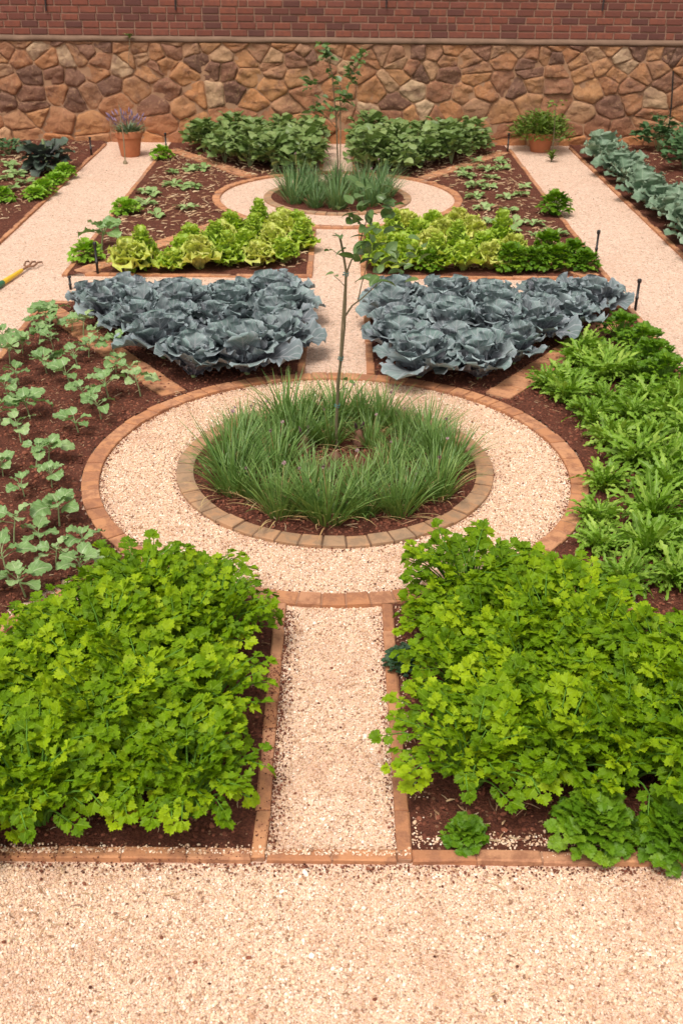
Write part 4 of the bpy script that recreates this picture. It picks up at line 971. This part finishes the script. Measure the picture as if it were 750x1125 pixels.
t = empty('sapling', (0, 13.0, 0)); tag(t, 'thin sparse sapling in far round bed before the stone wall', 'sapling')
def far(px, py):
    x, z = on_wall(px, py, 13.0); return (x, 0, z)
tr = MB(); twig(tr, [(0, 0, -.02), far(371, 180), far(370, 150), far(369, 130), far(367, 105), far(365, 85), far(362, 66)], .011, .005, 7); tr.build('trunk', M['bark'], t)
for pts, clus in (((far(369, 140), far(358, 128), far(346, 120), far(341, 98)), [(346, 122, 8), (350, 118, 6), (338, 94, 8), (342, 92, 5), (352, 108, 3)]),
                  ((far(368, 128), far(376, 112), far(384, 92), far(390, 70)), [(386, 88, 9), (388, 80, 6), (384, 70, 7), (394, 62, 7), (398, 58, 4), (375, 96, 3)]),
                  ((far(369, 135), far(376, 116), far(382, 112)), [(378, 110, 9), (383, 110, 6), (372, 122, 4), (366, 121, 3)]),
                  ((far(364, 80), far(360, 66), far(357, 56)), [(356, 58, 9), (360, 63, 6), (354, 53, 5), (361, 79, 3)])):
    mb = MB(); twig(mb, pts, .005, .0018, 5); br = mb.build('branch', M['bark'], t); fo = MB()
    for px, py, n in clus: tree_leaves(fo, far(px, py), n+2, .10, .04, .3)
    fo.build('foliage', M['tree_leaf'], br)
mb = MB(); tube(mb, [(.03, 13.03, 0), (.03, 13.03, .7), (.02, 13.02, 1.2)], .008, 6); tag(mb.build('stake', M['cane']), 'thin grey stake beside the far sapling', 'stake')

# ------------------------------------------------------------------ pots
def lathe(mb, prof, n=36, c=(0, 0)):
    a = np.arange(n)*2*PI/n; P = np.array(prof, float)
    V = np.stack([c[0]+P[:, None, 0]*np.cos(a), c[1]+P[:, None, 0]*np.sin(a), np.broadcast_to(P[:, None, 1], (len(P), n))], -1).reshape(-1, 3)
    i = np.arange(len(P)-1)[:, None]*n; j = np.arange(n)[None, :]; k = (j+1) % n
    mb.add(V, np.stack([i+j, i+k, i+n+k, i+n+j], -1).reshape(-1, 4))
def pot(loc, r, h, label):
    t = empty('flower_pot', loc); tag(t, label, 'flower pot', 'terracotta flower pots by the wall')
    mb = MB(); lathe(mb, [(.0, .004), (r*.66, .0), (r*.70, .012), (r*.90, h*.70), (r*.92, h*.76), (r*.84, h*.765), (r*.82, h*.7)]); mb.build('body', M['terracotta'], t)
    mb = MB(); lathe(mb, [(r*.905, h*.73), (r*.99, h*.735), (r*1.0, h*.76), (r*1.02, h*.97), (r*1.0, h), (r*.90, h), (r*.87, h*.97), (r*.85, h*.80)]); mb.build('rim', M['terracotta'], t)
    mb = MB(); lathe(mb, [(r*.86, h*.88), (r*.5, h*.9), (0, h*.91)]); mb.build('potting_soil', M['potsoil'], t)
    return t
PL = ground(143, 172); pot((PL[0], PL[1]+.05, 0), .185, .34, 'terracotta pot with thick rim holding lavender by the wall')
PR = ground(592, 166); pot((PR[0], 15.72, 0), .19, .26, 'terracotta pot mostly hidden under a round bush')
t = empty('lavender_plant', (PL[0], PL[1]+.05, .30)); tag(t, 'purple flowering lavender in the terracotta pot', 'lavender')
fo = MB(); fl = MB()
for kk in range(150):
    az = random.uniform(0, 2*PI); q = random.random()**.6
    leaf(fo, (.14*q*math.cos(az), .14*q*math.sin(az), 0), az, random.uniform(.10, .22), .010, 1.5-.9*q, .9-1.3*q, lance, 1, 5, 0, .3, 0, 1, 0, random.random(), random.gauss(0, .3))
for kk in range(38):
    az = random.uniform(0, 2*PI); q = random.random()**.6; T, S, Nn = frame(az, 1.5-.7*q)
    p0 = np.array((.12*q*math.cos(az), .12*q*math.sin(az), .02)); p1 = p0+T*random.uniform(.15, .27)
    tube(fl, [p0+T*.1, p1], .0015, 3, (0, .5, .5), False); tube(fl, [p1-T*.01, p1+T*.02, p1+T*.055], [.005, .011, .003], 5, (random.random(), .5, .5))
fo.build('foliage', M['lavender_leaf'], t); fl.build('blossom', M['lavender'], t)
b_ = bush_variant('round_bush', 'bush', 'shrub', 1500, .42, .50, .075, .20, 'bark', lance, 0, 4)
b_.location = (PR[0], 15.72, .08); tag(b_, 'dense round olive green bush overflowing its pot by the wall', 'bush', None)
cx, cy = ground(138, 180); mb = MB(); tube(mb, [(cx, cy, 0), (cx+.005, cy, .35), (cx-.02, cy+.02, .75)], [.009, .008, .006], 6); tube(mb, [(cx, cy, -.01), (cx, cy, .025), (cx, cy, .05)], [.03, .032, .01], 8)
tag(mb.build('garden_cane', M['cane']), 'thin cane standing in gravel before the lavender pot', 'cane')
t = empty('young_tree', (*ground(605, 178), 0)); tag(t, 'young thin stemmed plant with leafy foot before the potted bush', 'sapling')
mb = MB(); twig(mb, [(0, 0, -.01), (.0, 0, .3), (-.01, 0, .6), (-.02, 0, .8)], .009, .004); mb.build('trunk', M['bark'], t)
fo = MB()
for kk in range(26): leaf(fo, (0, 0, random.uniform(.01, .12)), random.uniform(0, 6.3), random.uniform(.08, .15), .018, .9, -.3, ovate, 1, 5, 0, .2)
tree_leaves(fo, (-.02, 0, .55), 10, .07, .07); tree_leaves(fo, (-.02, 0, .75), 10, .07, .06); fo.build('foliage', M['shrub'], t)

# ------------------------------------------------------------------ irrigation risers
for px, py, h, d in ((653, 287, .30, 'in parsley at the end of the right lettuce bed'), (697, 341, .27, 'at the back corner of the mizuna bed'), (108, 303, .31, 'beside the lone young cabbage'), (78, 318, .12, 'short one at the left end of the cross path'), (101, 172, .26, 'by the wall behind the left side path'), (183, 167, .26, 'between the lavender pot and the left bean bed'), (557, 167, .26, 'between the right bean bed and the potted bush')):
    x, y = ground(px, py); t = empty('irrigation_riser', (x, y, 0)); tag(t, f'black plastic irrigation riser {d}', 'sprinkler riser', 'black irrigation risers')
    mb = MB(); lathe(mb, [(.0, -.01), (.012, -.01), (.012, h*.36), (.015, h*.365), (.015, h*.44), (.011, h*.445), (.011, h*.9)], 12); mb.build('pipe', M['plastic'], t)
    mb = MB(); lathe(mb, [(.011, h*.88), (.017, h*.885), (.018, h*.97), (.014, h), (0, h)], 12); mb.build('nozzle', M['plastic'], t)

# ------------------------------------------------------------------ hand fork on the path
A_ = np.array((*ground(-8, 322), .03)); B_ = np.array((*ground(30, 297), .03)); C_ = np.array((*ground(43, 293), .02))
t = empty('hand_fork', (A_[0], A_[1], 0)); tag(t, 'hand fork with yellow handle and green grip lying on side path', 'hand fork'); o0 = np.array((A_[0], A_[1], 0))
ax = nrm(B_-A_); L = np.linalg.norm(B_-A_); side = nrm(np.cross(ax, (0, 0, 1)))
mb = MB(); tube(mb, [A_-o0+ax*L*f for f in (.0, .03, .12, .24, .30)], [.018, .027, .029, .026, .024], 12); mb.build('grip', M['grip'], t)
mb = MB(); tube(mb, [A_-o0+ax*L*f for f in (.28, .4, .6, .8, .86)], [.022, .023, .019, .018, .016], 12); mb.build('handle', M['handle'], t)
mb = MB(); tube(mb, [A_-o0+ax*L*.84, B_-o0, B_-o0+ax*.03], [.011, .011, .014], 8); mb.build('neck', M['rust'], t)
for k in (-1, 0, 1):
    mb = MB(); p = B_-o0+ax*.02; tube(mb, [p, p+side*k*.045+ax*.03, p+side*k*.06+ax*.10+np.array((0, 0, .015)), p+side*k*.065+ax*.17, p+side*k*.065+ax*.185-np.array((0, 0, .02))], [.009, .010, .009, .008, .003], 7); mb.build('tine', M['rust'], t)

# ------------------------------------------------------------------ small brown clay figures around the sapling foot
def clay_figure(px, py, sc, rz, label, ears=True):
    x, y = ground(px, py); t = empty('garden_ornament', (x, y, .01), rz); tag(t, label, 'ornament', 'brown clay ornaments at the sapling foot')
    t.scale = (sc,)*3; mb = MB(); n = 18; V = []
    prof = [(0, 0), (.045, .002), (.058, .03), (.055, .06), (.040, .085), (.033, .10), (.036, .12), (.030, .142), (.014, .155), (0, .157)]
    a = np.arange(n)*2*PI/n
    for r, z in prof:
        for q in a: V.append((r*math.cos(q)*1.25+.010*(z > .1)+.03*(z-.02), r*math.sin(q)*.9, z+.004*mnoise.noise(Vector((math.cos(q)*3, math.sin(q)*3, z*40)))))
    F = [(i*n+j, i*n+(j+1) % n, (i+1)*n+(j+1) % n, (i+1)*n+j) for i in range(len(prof)-1) for j in range(n)]
    mb.add(V, F); mb.build('body', M['clay'], t)
    if ears:
        for s in (-1, 1):
            mb = MB(); tube(mb, [(.01, s*.014, .142), (.006, s*.024, .175), (-.006, s*.034, .205), (-.012, s*.038, .222)], [.007, .013, .011, .003], 8); mb.build('ear', M['clay_dark'], t)
    return t
clay_figure(334, 499, .8, -1.3, 'small brown clay figure with upright ears left of the sapling foot')
clay_figure(394, 492, .75, 1.9, 'small brown clay figure with upright ears right of the sapling foot')
clay_figure(366, 524, 1.0, -1.0, 'larger round brown clay figure in front of the sapling foot', False)
